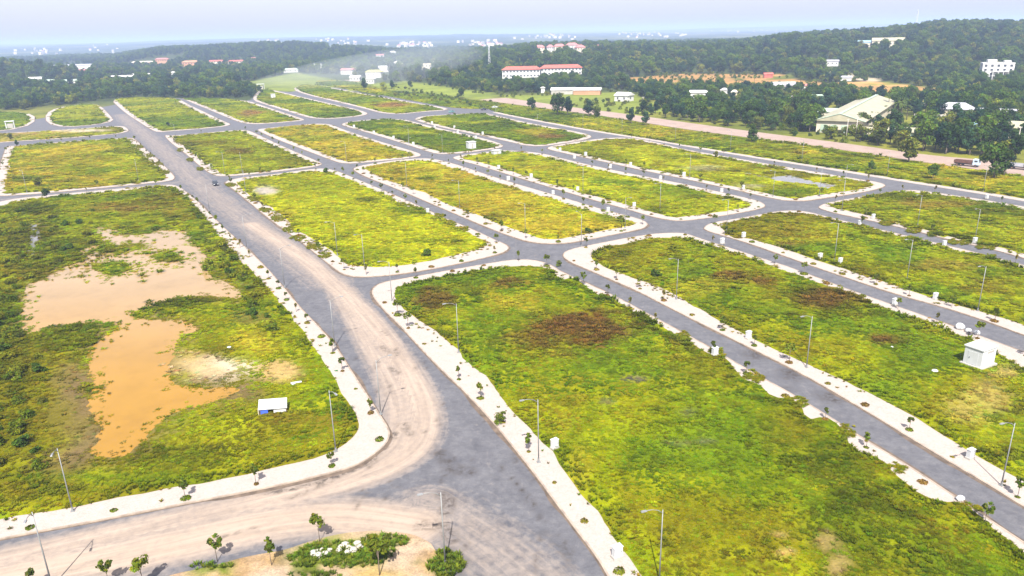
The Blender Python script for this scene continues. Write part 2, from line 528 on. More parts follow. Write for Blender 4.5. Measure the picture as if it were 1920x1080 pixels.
# ---- the asphalt sheet
ya = axis([(20, 62, 3), (62, 150, .6), (150, 260, 1.2), (260, 800, 5)])
xa = axis([(-330, -75, 4), (-75, 30, .6), (30, 330, 3)])
X, Y = np.meshgrid(xa, ya); av = np.stack([X.ravel(), Y.ravel()], 1)
nx, ny = len(xa), len(ya)
ii = (np.arange(ny - 1)[:, None] * nx + np.arange(nx - 1)[None]).ravel()
AF = np.stack([ii, ii + 1, ii + nx + 1, ii + nx], 1)
AF = AF[inpoly(DEV, av[AF].mean(1))]
apx, _ = project(np.column_stack([av, np.zeros(len(av))]))
dirt = np.zeros(len(av)); stain_shadow = np.zeros(len(av)); SU = av[:, 1].copy(); SV = av[:, 0].copy()
def stroke(arr, pts, w, s=1.0, soft=.6):
    """pts: traced pixels; w: half width in metres"""
    P = chaikin(gnd(pts), 2, False)
    d = polydist(P, av, False)
    if arr is dirt:
        near_ = d < w * 2.2
        Q = av[near_]; bd = np.full(len(Q), 1e9); bu = np.zeros(len(Q)); bv = np.zeros(len(Q)); L = 0
        for a, b2 in zip(P[:-1], P[1:]):
            ab = b2 - a; l = np.hypot(*ab) + 1e-9; t = np.clip(((Q - a) @ ab) / l ** 2, 0, 1)
            e = Q - a - t[:, None] * ab; dd_ = np.hypot(e[:, 0], e[:, 1]); m_ = dd_ < bd
            bd[m_] = dd_[m_]; bu[m_] = (L + t * l)[m_]; bv[m_] = (np.sign(ab[0] * e[:, 1] - ab[1] * e[:, 0]) * dd_)[m_]; L += l
        k_ = s * (1 - sstep(w * (1 - soft), w * (1 + soft), bd)) >= arr[near_] - .05
        ix = np.nonzero(near_)[0][k_]; SU[ix] = bu[k_]; SV[ix] = bv[k_]
    np.maximum(arr, s * (1 - sstep(w * (1 - soft), w * (1 + soft), d)), out=arr)
stroke(dirt, [(225, 215), (300, 275), (390, 360), (500, 440), (620, 530)], 5.0, .42)
stroke(dirt, [(470, 420), (560, 475), (640, 545), (710, 620), (765, 700), (798, 770), (790, 830), (740, 870), (660, 900), (560, 925), (480, 940)], 2.6, .85)
stroke(dirt, [(640, 545), (700, 640), (745, 720), (760, 790), (735, 850), (670, 885)], 3.0, .75)
stroke(dirt, [(760, 800), (735, 850), (640, 905), (500, 935), (330, 975), (150, 1015), (0, 1050), (-200, 1090)], 2.2, .8)
stroke(dirt, [(780, 985), (640, 965), (500, 980), (330, 1020), (150, 1060), (-100, 1110)], 3.4, .95)
stroke(dirt, [(800, 950), (860, 990), (930, 1035), (1000, 1095)], 4.4, .44)
stroke(dirt, [(0, 375), (150, 361), (330, 343)], 2.0, .3)
# grit drifting along the kerbs, stains, cracks and one painted lamp shadow
stroke(stain_shadow, [(737, 812), (727, 838), (700, 862), (650, 888), (560, 915), (500, 925)], .35, .95)
stroke(stain_shadow, [(640, 893), (590, 915), (545, 935)], .4, .6)
stroke(stain_shadow, [(825, 850), (845, 878), (880, 885)], .9, .8)
stroke(stain_shadow, [(828, 925), (845, 938), (836, 960)], .8, .8)
stroke(stain_shadow, [(790, 985), (830, 985), (850, 1010)], .8, .8)
stroke(stain_shadow, [(960, 895), (990, 935), (1020, 980)], .22, .95)
stroke(stain_shadow, [(1045, 1010), (1065, 1040)], .6, .8)
stroke(stain_shadow, [(715, 650), (730, 660)], .5, .7); stroke(stain_shadow, [(735, 690), (745, 700)], .6, .7)
stroke(stain_shadow, [(755, 797), (770, 815)], .45, .8); stroke(stain_shadow, [(690, 925), (672, 1000)], .12, .6)  # the thinnest stroke paints the cast shadow of a lamp
stroke(stain_shadow, [(1400, 655), (1490, 705), (1540, 735), (1590, 760)], .8, .95)
stroke(stain_shadow, [(1440, 715), (1530, 765)], .4, .8)
stroke(stain_shadow, [(840, 1030), (900, 1075)], .5, .7); stroke(stain_shadow, [(400, 1010), (480, 990)], .15, .8)
for k in range(60):
    px, py = random.uniform(640, 1060), random.uniform(620, 1070)
    stroke(stain_shadow, [(px, py), (px + random.uniform(-12, 12), py + random.uniform(5, 16))], random.uniform(.12, .4), .7)
tag(mesh_obj('asphalt_road', np.column_stack([av, np.zeros(len(av))]), AF, M['asphalt'], attrs={'dirt': dirt, 'stain_shadow': stain_shadow, 'su': SU, 'sv': SV}), kind='structure')

# ---- the dirt road beyond the development
up = [(560, 138), (660, 146), (742, 155), (857, 172), (960, 185), (1077, 202), (1177, 214), (1280, 229), (1397, 245), (1497, 258), (1600, 271), (1733, 291), (1847, 300), (1960, 312), (2120, 335)]
lo = [(555, 141), (655, 151), (740, 163), (857, 182), (960, 195), (1027, 204), (1143, 219), (1280, 242), (1413, 259), (1530, 274), (1600, 284), (1750, 307), (1833, 318), (1960, 335), (2130, 362)]
UP, LO = chaikin(gnd(up), 2, False), chaikin(gnd(lo), 2, False)
DR = np.vstack([UP, LO[::-1]])
n = len(UP)
V = np.vstack([np.column_stack([UP, np.full(n, .12)]), np.column_stack([LO, np.full(n, .12)])])
V = np.vstack([V, V - (0, 0, .6)])
F = [(n + i, n + i + 1, i + 1, i) for i in range(n - 1)]
F += [(i, i + 1, 2 * n + i + 1, 2 * n + i) for i in range(n - 1)] + [(n + i + 1, n + i, 3 * n + i, 3 * n + i + 1) for i in range(n - 1)]
tag(mesh_obj('dirt_road', V, F, M['dirtroad']), kind='structure')

# ---- blocks: outer kerb line and (where traced) edge of the grass
YG = (.168, .185, .003); GR = (.080, .120, .003); OL = (.112, .104, .004); YL = (.265, .215, .014); BR = (.098, .056, .011)
BG = (.255, .265, .004)
DG = (.038, .052, .003); SAND = (.32, .225, .09); PALE = (.36, .31, .24); MUD = (.115, .078, .042); GREY = (.27, .24, .22); SOILC = (.085, .07, .062)
RUST = (.18, .095, .028)
S2L = [(1047, 507), (1083, 524), (1150, 554), (1193, 577), (1280, 624), (1337, 655), (1407, 697), (1487, 740), (1563, 787), (1630, 830), (1713, 880), (1800, 938), (1873, 987), (1920, 1018), (2020, 1085), (2150, 1170)]
S2R = [(1087, 500), (1140, 523), (1190, 544), (1280, 591), (1413, 657), (1507, 704), (1613, 766), (1713, 827), (1780, 868), (1847, 907), (1920, 953), (2050, 1030), (2150, 1090)]
S3L = [(1297, 442), (1325, 452), (1380, 469), (1440, 489), (1480, 501), (1597, 546), (1673, 572), (1747, 598), (1813, 622), (1863, 640), (1920, 661), (2080, 720)]
S3R = [(1322, 433), (1372, 447), (1430, 466), (1520, 499), (1600, 526), (1680, 553), (1780, 580), (1863, 608), (1920, 630), (2080, 685)]
S4L = [(1517, 398), (1547, 406), (1600, 419), (1697, 442), (1758, 457), (1830, 474), (1867, 484), (1920, 498), (2070, 538)]
S4R = [(1537, 392), (1563, 400), (1617, 411), (1667, 422), (1733, 438), (1775, 449), (1825, 460), (1867, 470), (1920, 485), (2070, 523)]
S5L = [(1703, 356), (1745, 360), (1783, 366), (1825, 372), (1867, 379), (1920, 388), (2060, 412)]
S5R = [(923, 211), (960, 219), (1077, 241), (1143, 252), (1210, 262), (1280, 274), (1380, 291), (1447, 302), (1522, 313), (1605, 327), (1650, 334), (1697, 342), (1750, 350), (1833, 363), (1920, 378), (2060, 402)]

BL = {}
BL['pond block'] = dict(
    K=[(-60, 384), (0, 379), (17, 375), (63, 369), (150, 361), (250, 352), (318, 346), (332, 349), (342, 354), (378, 384), (393, 401), (420, 427), (447, 452), (467, 470),
       (500, 502), (533, 540), (563, 577), (597, 612), (633, 653), (660, 697), (690, 743), (712, 777), (730, 805), (732, 818), (725, 834), (707, 850), (680, 869), (640, 884),
       (500, 917), (367, 942), (200, 975), (0, 1012), (-200, 1055), (-420, 1100), (-420, 640), (-260, 480), (-120, 410)],
    G=[(-40, 393), (0, 389), (20, 380), (63, 373), (150, 366), (250, 356), (320, 350.5), (330, 354), (348, 370), (370, 393), (395, 423), (420, 452), (450, 486), (470, 505), (505, 543), (540, 583),
       (575, 632), (603, 672), (630, 715), (652, 757), (672, 785), (676, 800), (668, 815), (640, 838), (600, 858), (555, 868), (480, 886), (420, 900), (330, 916), (250, 928), (130, 957), (0, 974),
       (-200, 1020), (-400, 1060), (-400, 650), (-240, 490), (-110, 425)],
    col=(OL, YG, GR), mix=(.42, .58), h=.55, den=1.0)
BL['central block'] = dict(
    K=[(727, 528), (757, 523), (840, 508), (907, 496), (957, 488), (993, 487), (1023, 493), (1040, 501)] + S2L + [(1400, 1330), (1250, 1250), (1170, 1130),
       (1137, 1080), (1123, 1053), (1083, 1000), (1040, 943), (1000, 888), (967, 847), (930, 800), (873, 738), (827, 695), (783, 649), (750, 612), (720, 583), (703, 563), (695, 547), (707, 534)],
    G=[(773, 530), (873, 511), (933, 501), (1007, 499), (1040, 512), (1050, 527), (1075, 521), (1092, 530), (1115, 552), (1140, 560), (1152, 558), (1165, 572), (1190, 588), (1215, 592), (1235, 612), (1275, 634), (1286, 630), (1300, 648), (1335, 668), (1352, 666), (1372, 684), (1397, 716), (1425, 722), (1447, 747), (1495, 750), (1513, 788),
       (1545, 782), (1575, 800), (1597, 842), (1655, 862), (1680, 893), (1730, 933), (1770, 945), (1798, 941), (1835, 968), (1850, 985), (1890, 1015), (1940, 1055), (2030, 1110), (2100, 1180), (1420, 1310), (1300, 1230), (1235, 1140),
       (1200, 1080), (1173, 1040), (1133, 977), (1080, 913), (1040, 857), (1010, 823), (977, 790), (945, 757), (923, 715), (873, 680), (853, 650), (800, 610), (762, 585), (745, 570), (740, 548), (752, 537)],
    col=(GR, YG, OL), mix=(.50, .60), h=.55, den=1.1)
BL['second block'] = dict(
    K=[(1055, 478), (1060, 472), (1077, 466), (1107, 460), (1173, 447), (1230, 438), (1280, 437)] + S3L + [(2150, 800), (2200, 1060)] + S2R[::-1] + [(1070, 493), (1057, 484)],
    G=[(1113, 473), (1140, 463), (1233, 446), (1285, 446), (1325, 461), (1380, 475), (1430, 492), (1470, 508), (1580, 547), (1650, 575), (1680, 587), (1760, 614), (1800, 632), (1812, 634), (1862, 655), (1920, 695), (2080, 755), (2120, 830), (2150, 1010),
       (2050, 985), (1920, 905), (1880, 883), (1780, 826), (1697, 773), (1597, 721), (1513, 685), (1380, 621), (1280, 562), (1240, 540), (1160, 512), (1123, 497), (1107, 484)],
    col=(GR, YG, OL), mix=(.46, .58), h=.55, den=1.0)
BL['third block'] = dict(
    K=[(1319, 427), (1330, 420), (1347, 416), (1380, 411), (1430, 402), (1455, 397), (1488, 395)] + S4L + [(2180, 590), (2200, 720)] + S3R[::-1],
    G=[(1352, 422), (1375, 416), (1392, 411), (1415, 410), (1440, 401), (1463, 400), (1513, 401), (1545, 409), (1597, 423), (1610, 421), (1660, 436), (1693, 446), (1708, 447), (1750, 462), (1765, 463), (1817, 477), (1840, 478), (1865, 488), (1920, 503), (2070, 545), (2150, 600), (2170, 690),
       (2060, 655), (1920, 610), (1880, 597), (1780, 570), (1630, 520), (1563, 500), (1497, 477), (1438, 457), (1397, 447), (1378, 449), (1366, 443), (1355, 430)],
    col=(OL, YG, GR), mix=(.45, .62), h=.5, den=.9)
BL['corner block'] = dict(
    K=[(1534, 388), (1547, 382), (1570, 377), (1600, 372), (1638, 366), (1672, 360)] + S5L + [(2120, 440), (2130, 510)] + S4R[::-1],
    G=[(1552, 386), (1575, 379), (1600, 376), (1632, 369), (1645, 367.5), (1672, 362), (1703, 361), (1745, 364), (1783, 370), (1790, 368), (1825, 376), (1867, 383), (1920, 394), (2060, 420), (2110, 446), (2110, 500),
       (2040, 505), (1920, 477), (1872, 463), (1850, 464), (1826, 456), (1780, 443), (1766, 447), (1733, 429), (1712, 432), (1700, 424), (1670, 416), (1662, 419), (1640, 407), (1600, 398), (1575, 393)],
    col=(GR, YG, YG), mix=(.35, .6), h=.5, den=.9)
BL['bright block'] = dict(
    K=[(418, 342), (440, 336), (462, 332), (503, 329), (570, 319), (603, 316), (620, 318), (640, 324), (673, 338), (735, 364), (802, 394), (835, 410), (890, 432), (927, 450), (945, 457), (955, 464), (952, 470), (937, 477), (890, 489),
       (807, 506), (733, 517), (673, 521), (645, 516), (630, 507), (600, 483), (563, 453), (520, 423), (478, 389), (453, 368), (437, 355)],
    G=[(445, 343), (470, 335), (503, 332), (570, 323), (620, 323), (640, 332), (682, 349), (733, 370), (757, 388), (782, 388), (800, 398), (832, 414), (853, 426), (887, 442), (915, 457), (903, 467), (857, 478), (807, 490), (723, 503), (660, 499),
       (640, 490), (617, 466), (587, 450), (567, 435), (552, 437), (540, 415), (520, 395), (487, 378), (462, 363), (450, 352)],
    col=(BG, BG, YG), mix=(.5, .62), h=.35, den=.8)
BL['yellow block'] = dict(
    K=[(662, 315), (690, 308), (757, 299), (798, 297), (823, 300), (857, 309), (913, 328), (960, 343), (1043, 367), (1102, 385), (1143, 397), (1193, 409), (1213, 417), (1215, 424), (1200, 431), (1143, 442), (1077, 455), (1040, 458), (1002, 456),
       (973, 449), (927, 433), (840, 396), (733, 350), (690, 334), (664, 321)],
    w=4.2, col=(BG, YL, YG), mix=(.45, .62), h=.35, den=.7)
BL['fourth block'] = dict(
    K=[(848, 295), (873, 290), (923, 284), (948, 282), (993, 285), (1022, 289), (1060, 299), (1110, 311), (1177, 325), (1243, 338), (1280, 345), (1347, 360), (1405, 373), (1427, 379), (1437, 387), (1425, 392), (1397, 398), (1330, 409), (1280, 415), (1252, 413), (1218, 406),
       (1177, 393), (1110, 375), (1043, 355), (960, 330), (890, 308), (852, 299)],
    w=3.6, col=(YG, BG, GR), mix=(.44, .62), h=.38, den=.6)
BL['flooded block'] = dict(
    K=[(1025, 278), (1035, 274), (1077, 267), (1118, 261), (1160, 258), (1193, 260), (1243, 270), (1280, 280), (1363, 294), (1463, 312), (1530, 323), (1600, 335), (1642, 341), (1662, 347), (1655, 352), (1633, 358), (1600, 364), (1538, 373), (1513, 377), (1480, 377), (1455, 374),
       (1380, 357), (1330, 346), (1280, 335), (1210, 321), (1143, 306), (1060, 288), (1030, 281)],
    w=3.4, col=(YG, BG, OL), mix=(.5, .62), h=.4, den=.6)
BL['mid block beside the avenue'] = dict(
    K=[(307, 253), (320, 255), (370, 251), (420, 246), (453, 244), (466, 245), (480, 251), (503, 262), (537, 278), (587, 299), (605, 307), (600, 311), (570, 316), (503, 324), (462, 328), (420, 331), (398, 329), (370, 308), (348, 288), (320, 268)],
    w=3.2, col=(OL, YG, YG), mix=(.36, .6), h=.5, den=.4)
BL['second mid block'] = dict(
    K=[(482, 243), (497, 241), (553, 235), (595, 232), (620, 233), (640, 242), (690, 259), (740, 274), (782, 286), (791, 291), (782, 295), (707, 303), (645, 308), (620, 300), (570, 281), (520, 262), (487, 247)],
    w=3.2, col=(YG, YL, GR), mix=(.42, .62), h=.5, den=.35)
BL['third mid block'] = dict(
    K=[(640, 232), (665, 227), (715, 223), (757, 224), (773, 228), (807, 237), (873, 252), (923, 264), (946, 273), (937, 278), (873, 287), (823, 290), (798, 283), (740, 264), (673, 244), (643, 236)],
    w=3.2, col=(YG, GR, YG), mix=(.42, .62), h=.5, den=.35)
BL['fourth mid block'] = dict(
    K=[(777, 223), (790, 218), (857, 214), (907, 212), (923, 215), (960, 224), (1018, 236), (1077, 246), (1113, 255), (1100, 262), (1043, 271), (1010, 275), (977, 272), (960, 267), (890, 252), (823, 238), (782, 227)],
    w=3.2, col=(YG, GR, YG), mix=(.42, .62), h=.5, den=.35)
BL['far block beside the avenue'] = dict(
    K=[(203, 182), (330, 182), (353, 196), (387, 212), (420, 228), (438, 235), (387, 241), (320, 246), (300, 248), (288, 246), (267, 233), (233, 211)],
    w=3.2, col=(GR, YG, YL), mix=(.4, .66), h=.5, den=.3)
BL['second far block'] = dict(
    K=[(335, 181), (460, 187), (503, 202), (558, 220), (573, 225), (562, 227), (503, 232), (462, 233), (437, 225), (395, 207), (353, 190)],
    w=3.2, col=(GR, YG, RUST), mix=(.45, .7), h=.5, den=.3)
BL['third far block'] = dict(
    K=[(467, 186), (495, 163), (503, 167), (570, 183), (640, 199), (673, 206), (697, 215), (640, 222), (603, 223), (578, 221), (553, 213), (503, 198)],
    w=3.2, col=(GR, YG, YL), mix=(.45, .68), h=.5, den=.3)
BL['fourth far block'] = dict(
    K=[(545, 171), (560, 160), (587, 158), (640, 168), (673, 174), (723, 183), (790, 195), (840, 203), (838, 207), (790, 210), (757, 214), (715, 213), (682, 203)],
    w=3.2, col=(GR, YG, RUST), mix=(.45, .68), h=.5, den=.3)
BL['left middle block'] = dict(
    K=[(12, 274), (28, 274), (83, 269), (167, 263), (247, 258), (254, 262), (275, 282), (300, 303), (320, 323), (330, 334), (320, 340), (250, 347), (167, 355), (67, 364), (0, 368), (-15, 366), (-8, 340), (3, 300)],
    w=3.2, col=(OL, YG, YL), mix=(.34, .6), h=.5, den=.4)
BL['left strip block'] = dict(
    K=[(-180, 283), (3, 267), (100, 261), (167, 256), (245, 249), (236, 238), (222, 236), (100, 245), (-150, 258)],
    w=2.6, col=(OL, YG, SAND), mix=(.42, .6), h=.4, den=.3)
BL['left far block'] = dict(
    K=[(87, 242), (218, 231), (205, 215), (186, 196), (160, 194), (85, 206)],
    w=2.6, col=(GR, YG, YL), mix=(.45, .68), h=.5, den=.3)
BL['outer left block'] = dict(
    K=[(-150, 253), (64, 244), (66, 207), (-120, 214)],
    w=2.6, col=(GR, GR, YG), mix=(.4, .66), h=.5, den=.3)

PATCH = {
 'pond block': [(125, 760, 45, 90, MUD, .75), (210, 740, 20, 30, MUD, .3), (90, 770, 60, 110, OL, .6), (395, 693, 82, 26, PALE, 1.0), (360, 690, 60, 30, SAND, .6), (530, 700, 45, 20, SAND, .85), (470, 645, 50, 25, YL, .6), (440, 740, 60, 15, MUD, .5),
                (470, 600, 40, 14, MUD, .35), (270, 575, 60, 14, DG, .8), (330, 570, 60, 14, DG, .6), (120, 600, 60, 18, DG, .75), (120, 640, 70, 30, DG, .55), (60, 455, 60, 50, DG, .5), (150, 470, 60, 35, DG, .35), (80, 395, 60, 12, DG, .7),
                (250, 395, 90, 12, RUST, .3), (270, 405, 40, 10, YG, .7), (300, 780, 60, 24, GR, .5), (330, 860, 130, 25, DG, .45), (120, 880, 60, 40, MUD, .35), (560, 790, 70, 20, BR, .4), (230, 900, 230, 14, GR, .6), (200, 825, 40, 30, MUD, .5), (20, 640, 40, 120, DG, .4)],
 'central block': [(1085, 618, 112, 42, BR, .95), (1000, 640, 80, 18, BR, .5), (820, 562, 44, 22, BR, .75), (950, 533, 40, 12, BR, .75), (1060, 668, 60, 10, BR, .5), (890, 545, 60, 14, OL, .5), (920, 597, 44, 20, GR, .8), (965, 570, 60, 22, YL, .5), (1187, 714, 24, 7, SOILC, .8), (1260, 752, 22, 8, DG, 1), (1140, 757, 16, 7, SOILC, .8), (1290, 777, 16, 10, SOILC, 1), (1325, 832, 25, 8, SOILC, .7), (1270, 835, 30, 7, SOILC, .5),
                (1330, 690, 70, 40, OL, .6), (1300, 640, 60, 20, BR, .35), (1480, 800, 80, 50, OL, .7), (1560, 870, 90, 50, DG, .55), (1640, 940, 90, 30, DG, .6), (1430, 920, 90, 45, GR, .5), (1200, 780, 120, 50, YG, .5), (1230, 870, 60, 20, DG, .35), (1300, 960, 90, 40, OL, .5), (1450, 1000, 120, 50, OL, .45), (1547, 1020, 20, 20, SAND, 1), (1570, 1062, 16, 24, SAND, .9), (1470, 1042, 26, 9, SAND, .85), (1460, 1010, 25, 8, SAND, .5), (1085, 880, 24, 60, YL, .4), (1060, 800, 20, 30, YL, .3), (1700, 1060, 150, 40, DG, .4), (1180, 680, 60, 18, GR, .5), (1350, 800, 120, 60, GR, .5), (1600, 1000, 120, 60, DG, .4), (1500, 720, 60, 20, DG, .5), (1220, 590, 40, 18, DG, .6), (1150, 560, 40, 10, DG, .5), (1690, 960, 50, 20, DG, .6)],
 'second block': [(1367, 520, 30, 9, BR, .8), (1433, 531, 36, 11, BR, .85), (1557, 563, 62, 22, BR, .85), (1500, 545, 40, 14, DG, .5), (1590, 590, 60, 18, DG, .5), (1653, 640, 46, 14, BR, .85), (1310, 540, 60, 20, YL, .35), (1430, 580, 70, 18, GR, .5), (1840, 745, 60, 40, SAND, .35), (1790, 725, 40, 20, OL, .6), (1500, 500, 120, 20, YG, .4), (1730, 690, 60, 30, GR, .4), (1890, 700, 30, 16, SAND, .5), (1560, 680, 60, 20, YG, .4)],
 'third block': [(1480, 440, 90, 22, YL, .25), (1470, 462, 30, 8, RUST, .6), (1680, 490, 90, 14, GR, .5), (1780, 500, 90, 12, RUST, .35), (1620, 530, 80, 14, DG, .3), (1850, 540, 60, 14, BR, .3)],
 'corner block': [(1760, 385, 90, 9, RUST, .4), (1720, 372, 90, 6, DG, .5), (1850, 400, 80, 8, OL, .5)],
 'bright block': [(497, 358, 27, 9, GREY, .95), (690, 375, 22, 5, DG, .6), (860, 455, 25, 6, DG, .6), (770, 395, 60, 12, GR, .7), (700, 480, 120, 18, GR, .5), (600, 345, 120, 14, YG, .6), (540, 405, 24, 16, YL, .5)],
 'yellow block': [(900, 370, 120, 14, YL, .6), (1060, 415, 100, 16, YL, .4), (1150, 405, 50, 12, GR, .6), (1080, 395, 60, 8, GR, .5)],
 'fourth block': [(1010, 315, 70, 9, YL, .5), (1240, 360, 90, 12, GR, .6), (1330, 392, 70, 9, YG, .5)],
 'flooded block': [(1400, 318, 90, 8, OL, .6), (1500, 330, 90, 8, OL, .7), (1480, 362, 60, 7, GR, .8), (1410, 350, 40, 6, PALE, .35), (1330, 315, 50, 6, GREY, .3)],
 'mid block beside the avenue': [(450, 285, 28, 8, BR, .6), (550, 305, 40, 8, OL, .6)],
 'second mid block': [(640, 270, 50, 9, YL, .7)],
 'fourth mid block': [(1030, 257, 35, 5, RUST, .7), (1000, 248, 40, 6, YL, .6)],
 'second far block': [(470, 212, 26, 6, RUST, .8)],
 'fourth far block': [(733, 196, 32, 6, RUST, .8)],
 'left middle block': [(200, 320, 40, 8, GR, .6), (120, 300, 100, 12, YL, .45)],
 'left strip block': [(150, 245, 60, 3.5, PALE, .8), (60, 250, 40, 3, SAND, .6)],
 'left far block': [(153, 218, 18, 3, SAND, .8)],
}
POND = [(173, 427), (213, 430), (253, 438), (293, 433), (353, 431), (360, 457), (390, 477), (383, 500), (400, 520), (443, 537), (457, 560), (430, 563), (393, 555), (317, 563), (236, 594), (283, 601), (333, 599), (388, 613), (335, 637), (333, 660), (315, 687),
        (320, 722), (400, 731), (460, 725), (450, 738), (400, 757), (367, 767), (320, 775), (300, 800), (283, 812), (262, 845), (233, 866), (175, 863), (168, 845), (188, 812), (175, 787), (160, 762), (178, 727), (162, 700), (168, 645), (228, 616), (193, 603),
        (153, 610), (100, 618), (50, 633), (37, 622), (40, 535), (80, 528), (100, 510), (147, 490), (165, 484), (145, 478), (162, 464), (200, 458), (178, 436)]
ISLES = [(210, 503, 33, 11), (313, 483, 24, 8), (215, 468, 34, 8), (250, 463, 20, 6), (253, 436, 28, 5)]
SMALLPOND = [(57, 418), (70, 420), (78, 440), (72, 465), (62, 490), (52, 480), (52, 445)]
FARPOND = [(1440, 332), (1472, 328), (1500, 334), (1530, 342), (1577, 348), (1560, 354), (1540, 354), (1522, 347), (1472, 343), (1443, 338)]
FARPOND2 = [(1385, 322), (1420, 327), (1440, 333), (1425, 333), (1395, 327)]
WATERS = [('pond', POND, 'water'), ('small_pond', SMALLPOND, 'gwater'), ('flood_water', FARPOND, 'gwater'), ('flood_water', FARPOND2, 'gwater')]
WPOLY = [chaikin(gnd(p), 2) for _, p, _ in WATERS]
ISL = []
def pxell(px, py, rx, ry):
    c = at(px, py)[:2]; a = at(px + rx, py)[:2] - c; b_ = (at(px, py - ry)[:2] - at(px, py + ry)[:2]) / 2
    return c, np.linalg.inv(np.stack([a, b_], 1))
for e in ISLES: ISL.append(pxell(*e))

def field_color(key, P, spec):
    c0, c1, c2 = (np.array(c) for c in spec['col'])
    a, b_ = spec['mix']
    sd_ = (sum(ord(ch) for ch in key) % 37) * 1.0
    s = float(np.clip(np.hypot(*P.mean(0)) / 10, 9, 40))
    n = fbm(P[:, 0], P[:, 1], s, 5, sd_)[:, None]
    n2 = fbm(P[:, 0], P[:, 1], s * .35, 4, sd_ + 3)[:, None]
    c = c0 + (c1 - c0) * sstep(a - .1, a + .12, n)
    c = c + (c2 - c) * sstep(b_ - .07, b_ + .07, n * .6 + n2 * .4)
    c = c * (.7 + .6 * n2)
    bare = np.zeros(len(P)); tall = np.zeros(len(P))
    n3 = fbm(P[:, 0], P[:, 1], s * .16, 3, sd_ + 9)[:, None]
    c = c * (1 + (n3 - .5) * (.9 if np.mean(c0) < .12 else .55))
    sp_ = sstep(.60, .70, fbm(P[:, 0], P[:, 1], s * .2, 3, sd_ + 15)) * sstep(.42, .6, fbm(P[:, 0], P[:, 1], s * 1.3, 3, sd_ + 19))
    c = c + (np.array(DG) * 1.3 - c) * (sp_ * .55)[:, None]
    tall = np.maximum(tall, sp_ * .6)
    w = (fbm(P[:, 0], P[:, 1], s * .4, 4, 50) - .5) * 1.5
    for (px, py, rx, ry, col, k) in PATCH.get(key, []):
        ce, inv = pxell(px, py, rx, ry)
        q = np.hypot(*((P - ce) @ inv.T).T) + w
        m_ = min(1, k * 1.12) * (1 - sstep(.35, 1.25, q))
        c = c + (np.array(col) * (.75 + .5 * n2) - c) * m_[:, None]
        if col in (SAND, PALE, GREY, MUD): bare = np.maximum(bare, m_)
        if col in (BR, DG): tall = np.maximum(tall, m_)
    return c, bare, tall

def water_sd(P):
    """positive outside water"""
    sd_ = np.full(len(P), 1e3)
    for wp in WPOLY:
        d = polydist(wp, P) * np.where(inpoly(wp, P), -1, 1)
        sd_ = np.minimum(sd_, d)
    for c, inv in ISL:
        q = np.hypot(*((P - c) @ inv.T).T) + (fbm(P[:, 0], P[:, 1], 1.5, 3) - .5) * .7
        sd_ = np.maximum(sd_, (1 - q) * 1.6)
    return sd_

def cdt_mesh(poly, inner):
    pts = [Vector((float(a), float(b_))) for a, b_ in np.vstack([poly, inner])] if len(inner) else [Vector((float(a), float(b_))) for a, b_ in poly]
    n = len(poly)
    v, e, f, *_ = delaunay_2d_cdt(pts, [], [list(range(n))], 1, 1e-5)
    return np.array([(q.x, q.y) for q in v]), np.array(f)

TUFT = []
def tuft_templates():
    r = np.random.default_rng(3)
    for k in range(6):
        V = []; F = []; sh = []
        nb = 9
        for j in range(nb):
            a = 2 * math.pi * (j + r.uniform(-.3, .3)) / nb
            lean = r.uniform(.25, .95); h = r.uniform(.6, 1.0); wd = r.uniform(.10, .17)
            r0 = r.uniform(0, .22)
            dx, dy = math.cos(a), math.sin(a)
            b0 = len(V)
            V += [(dx * r0 - dy * wd, dy * r0 + dx * wd, -.05), (dx * r0 + dy * wd, dy * r0 - dx * wd, -.05),
                  (dx * (r0 + lean * .45) - dy * wd * .8, dy * (r0 + lean * .45) + dx * wd * .8, h * .7), (dx * (r0 + lean * .45) + dy * wd * .8, dy * (r0 + lean * .45) - dx * wd * .8, h * .7),
                  (dx * (r0 + lean), dy * (r0 + lean), h * .82)]
            F += [(b0, b0 + 1, b0 + 3), (b0, b0 + 3, b0 + 2), (b0 + 2, b0 + 3, b0 + 4)]
        TUFT.append((np.array(V), np.array(F)))
tuft_templates()

def scatter_tufts(name, P3, size, height, cols, label, parent=None):
    n = len(P3)
    if n == 0: return
    Vs = []; Fs = []; Cs = []; base = 0
    which = rng.integers(0, len(TUFT), n)
    ang = rng.random(n) * 6.283
    for k, (TV, TFa) in enumerate(TUFT):
        idx = np.nonzero(which == k)[0]
        if not len(idx): continue
        co, si = np.cos(ang[idx])[:, None], np.sin(ang[idx])[:, None]
        s = size[idx][:, None]
        v = np.empty((len(idx), len(TV), 3))
        v[..., 0] = (TV[:, 0] * co - TV[:, 1] * si) * s + P3[idx, 0][:, None]
        v[..., 1] = (TV[:, 0] * si + TV[:, 1] * co) * s + P3[idx, 1][:, None]
        v[..., 2] = TV[:, 2] * height[idx][:, None] + P3[idx, 2][:, None]
        f = TFa[None] + (np.arange(len(idx)) * len(TV))[:, None, None] + base
        base += len(idx) * len(TV)
        Vs.append(v.reshape(-1, 3)); Fs.append(f.reshape(-1, 3))
        Cs.append(np.repeat(cols[idx], len(TV), 0))
    o = mesh_obj(name, np.vstack(Vs), np.vstack(Fs), M['grass'], parent, cols=np.vstack(Cs))
    return tag(o, label, 'grass', kind='stuff') if parent is None else o

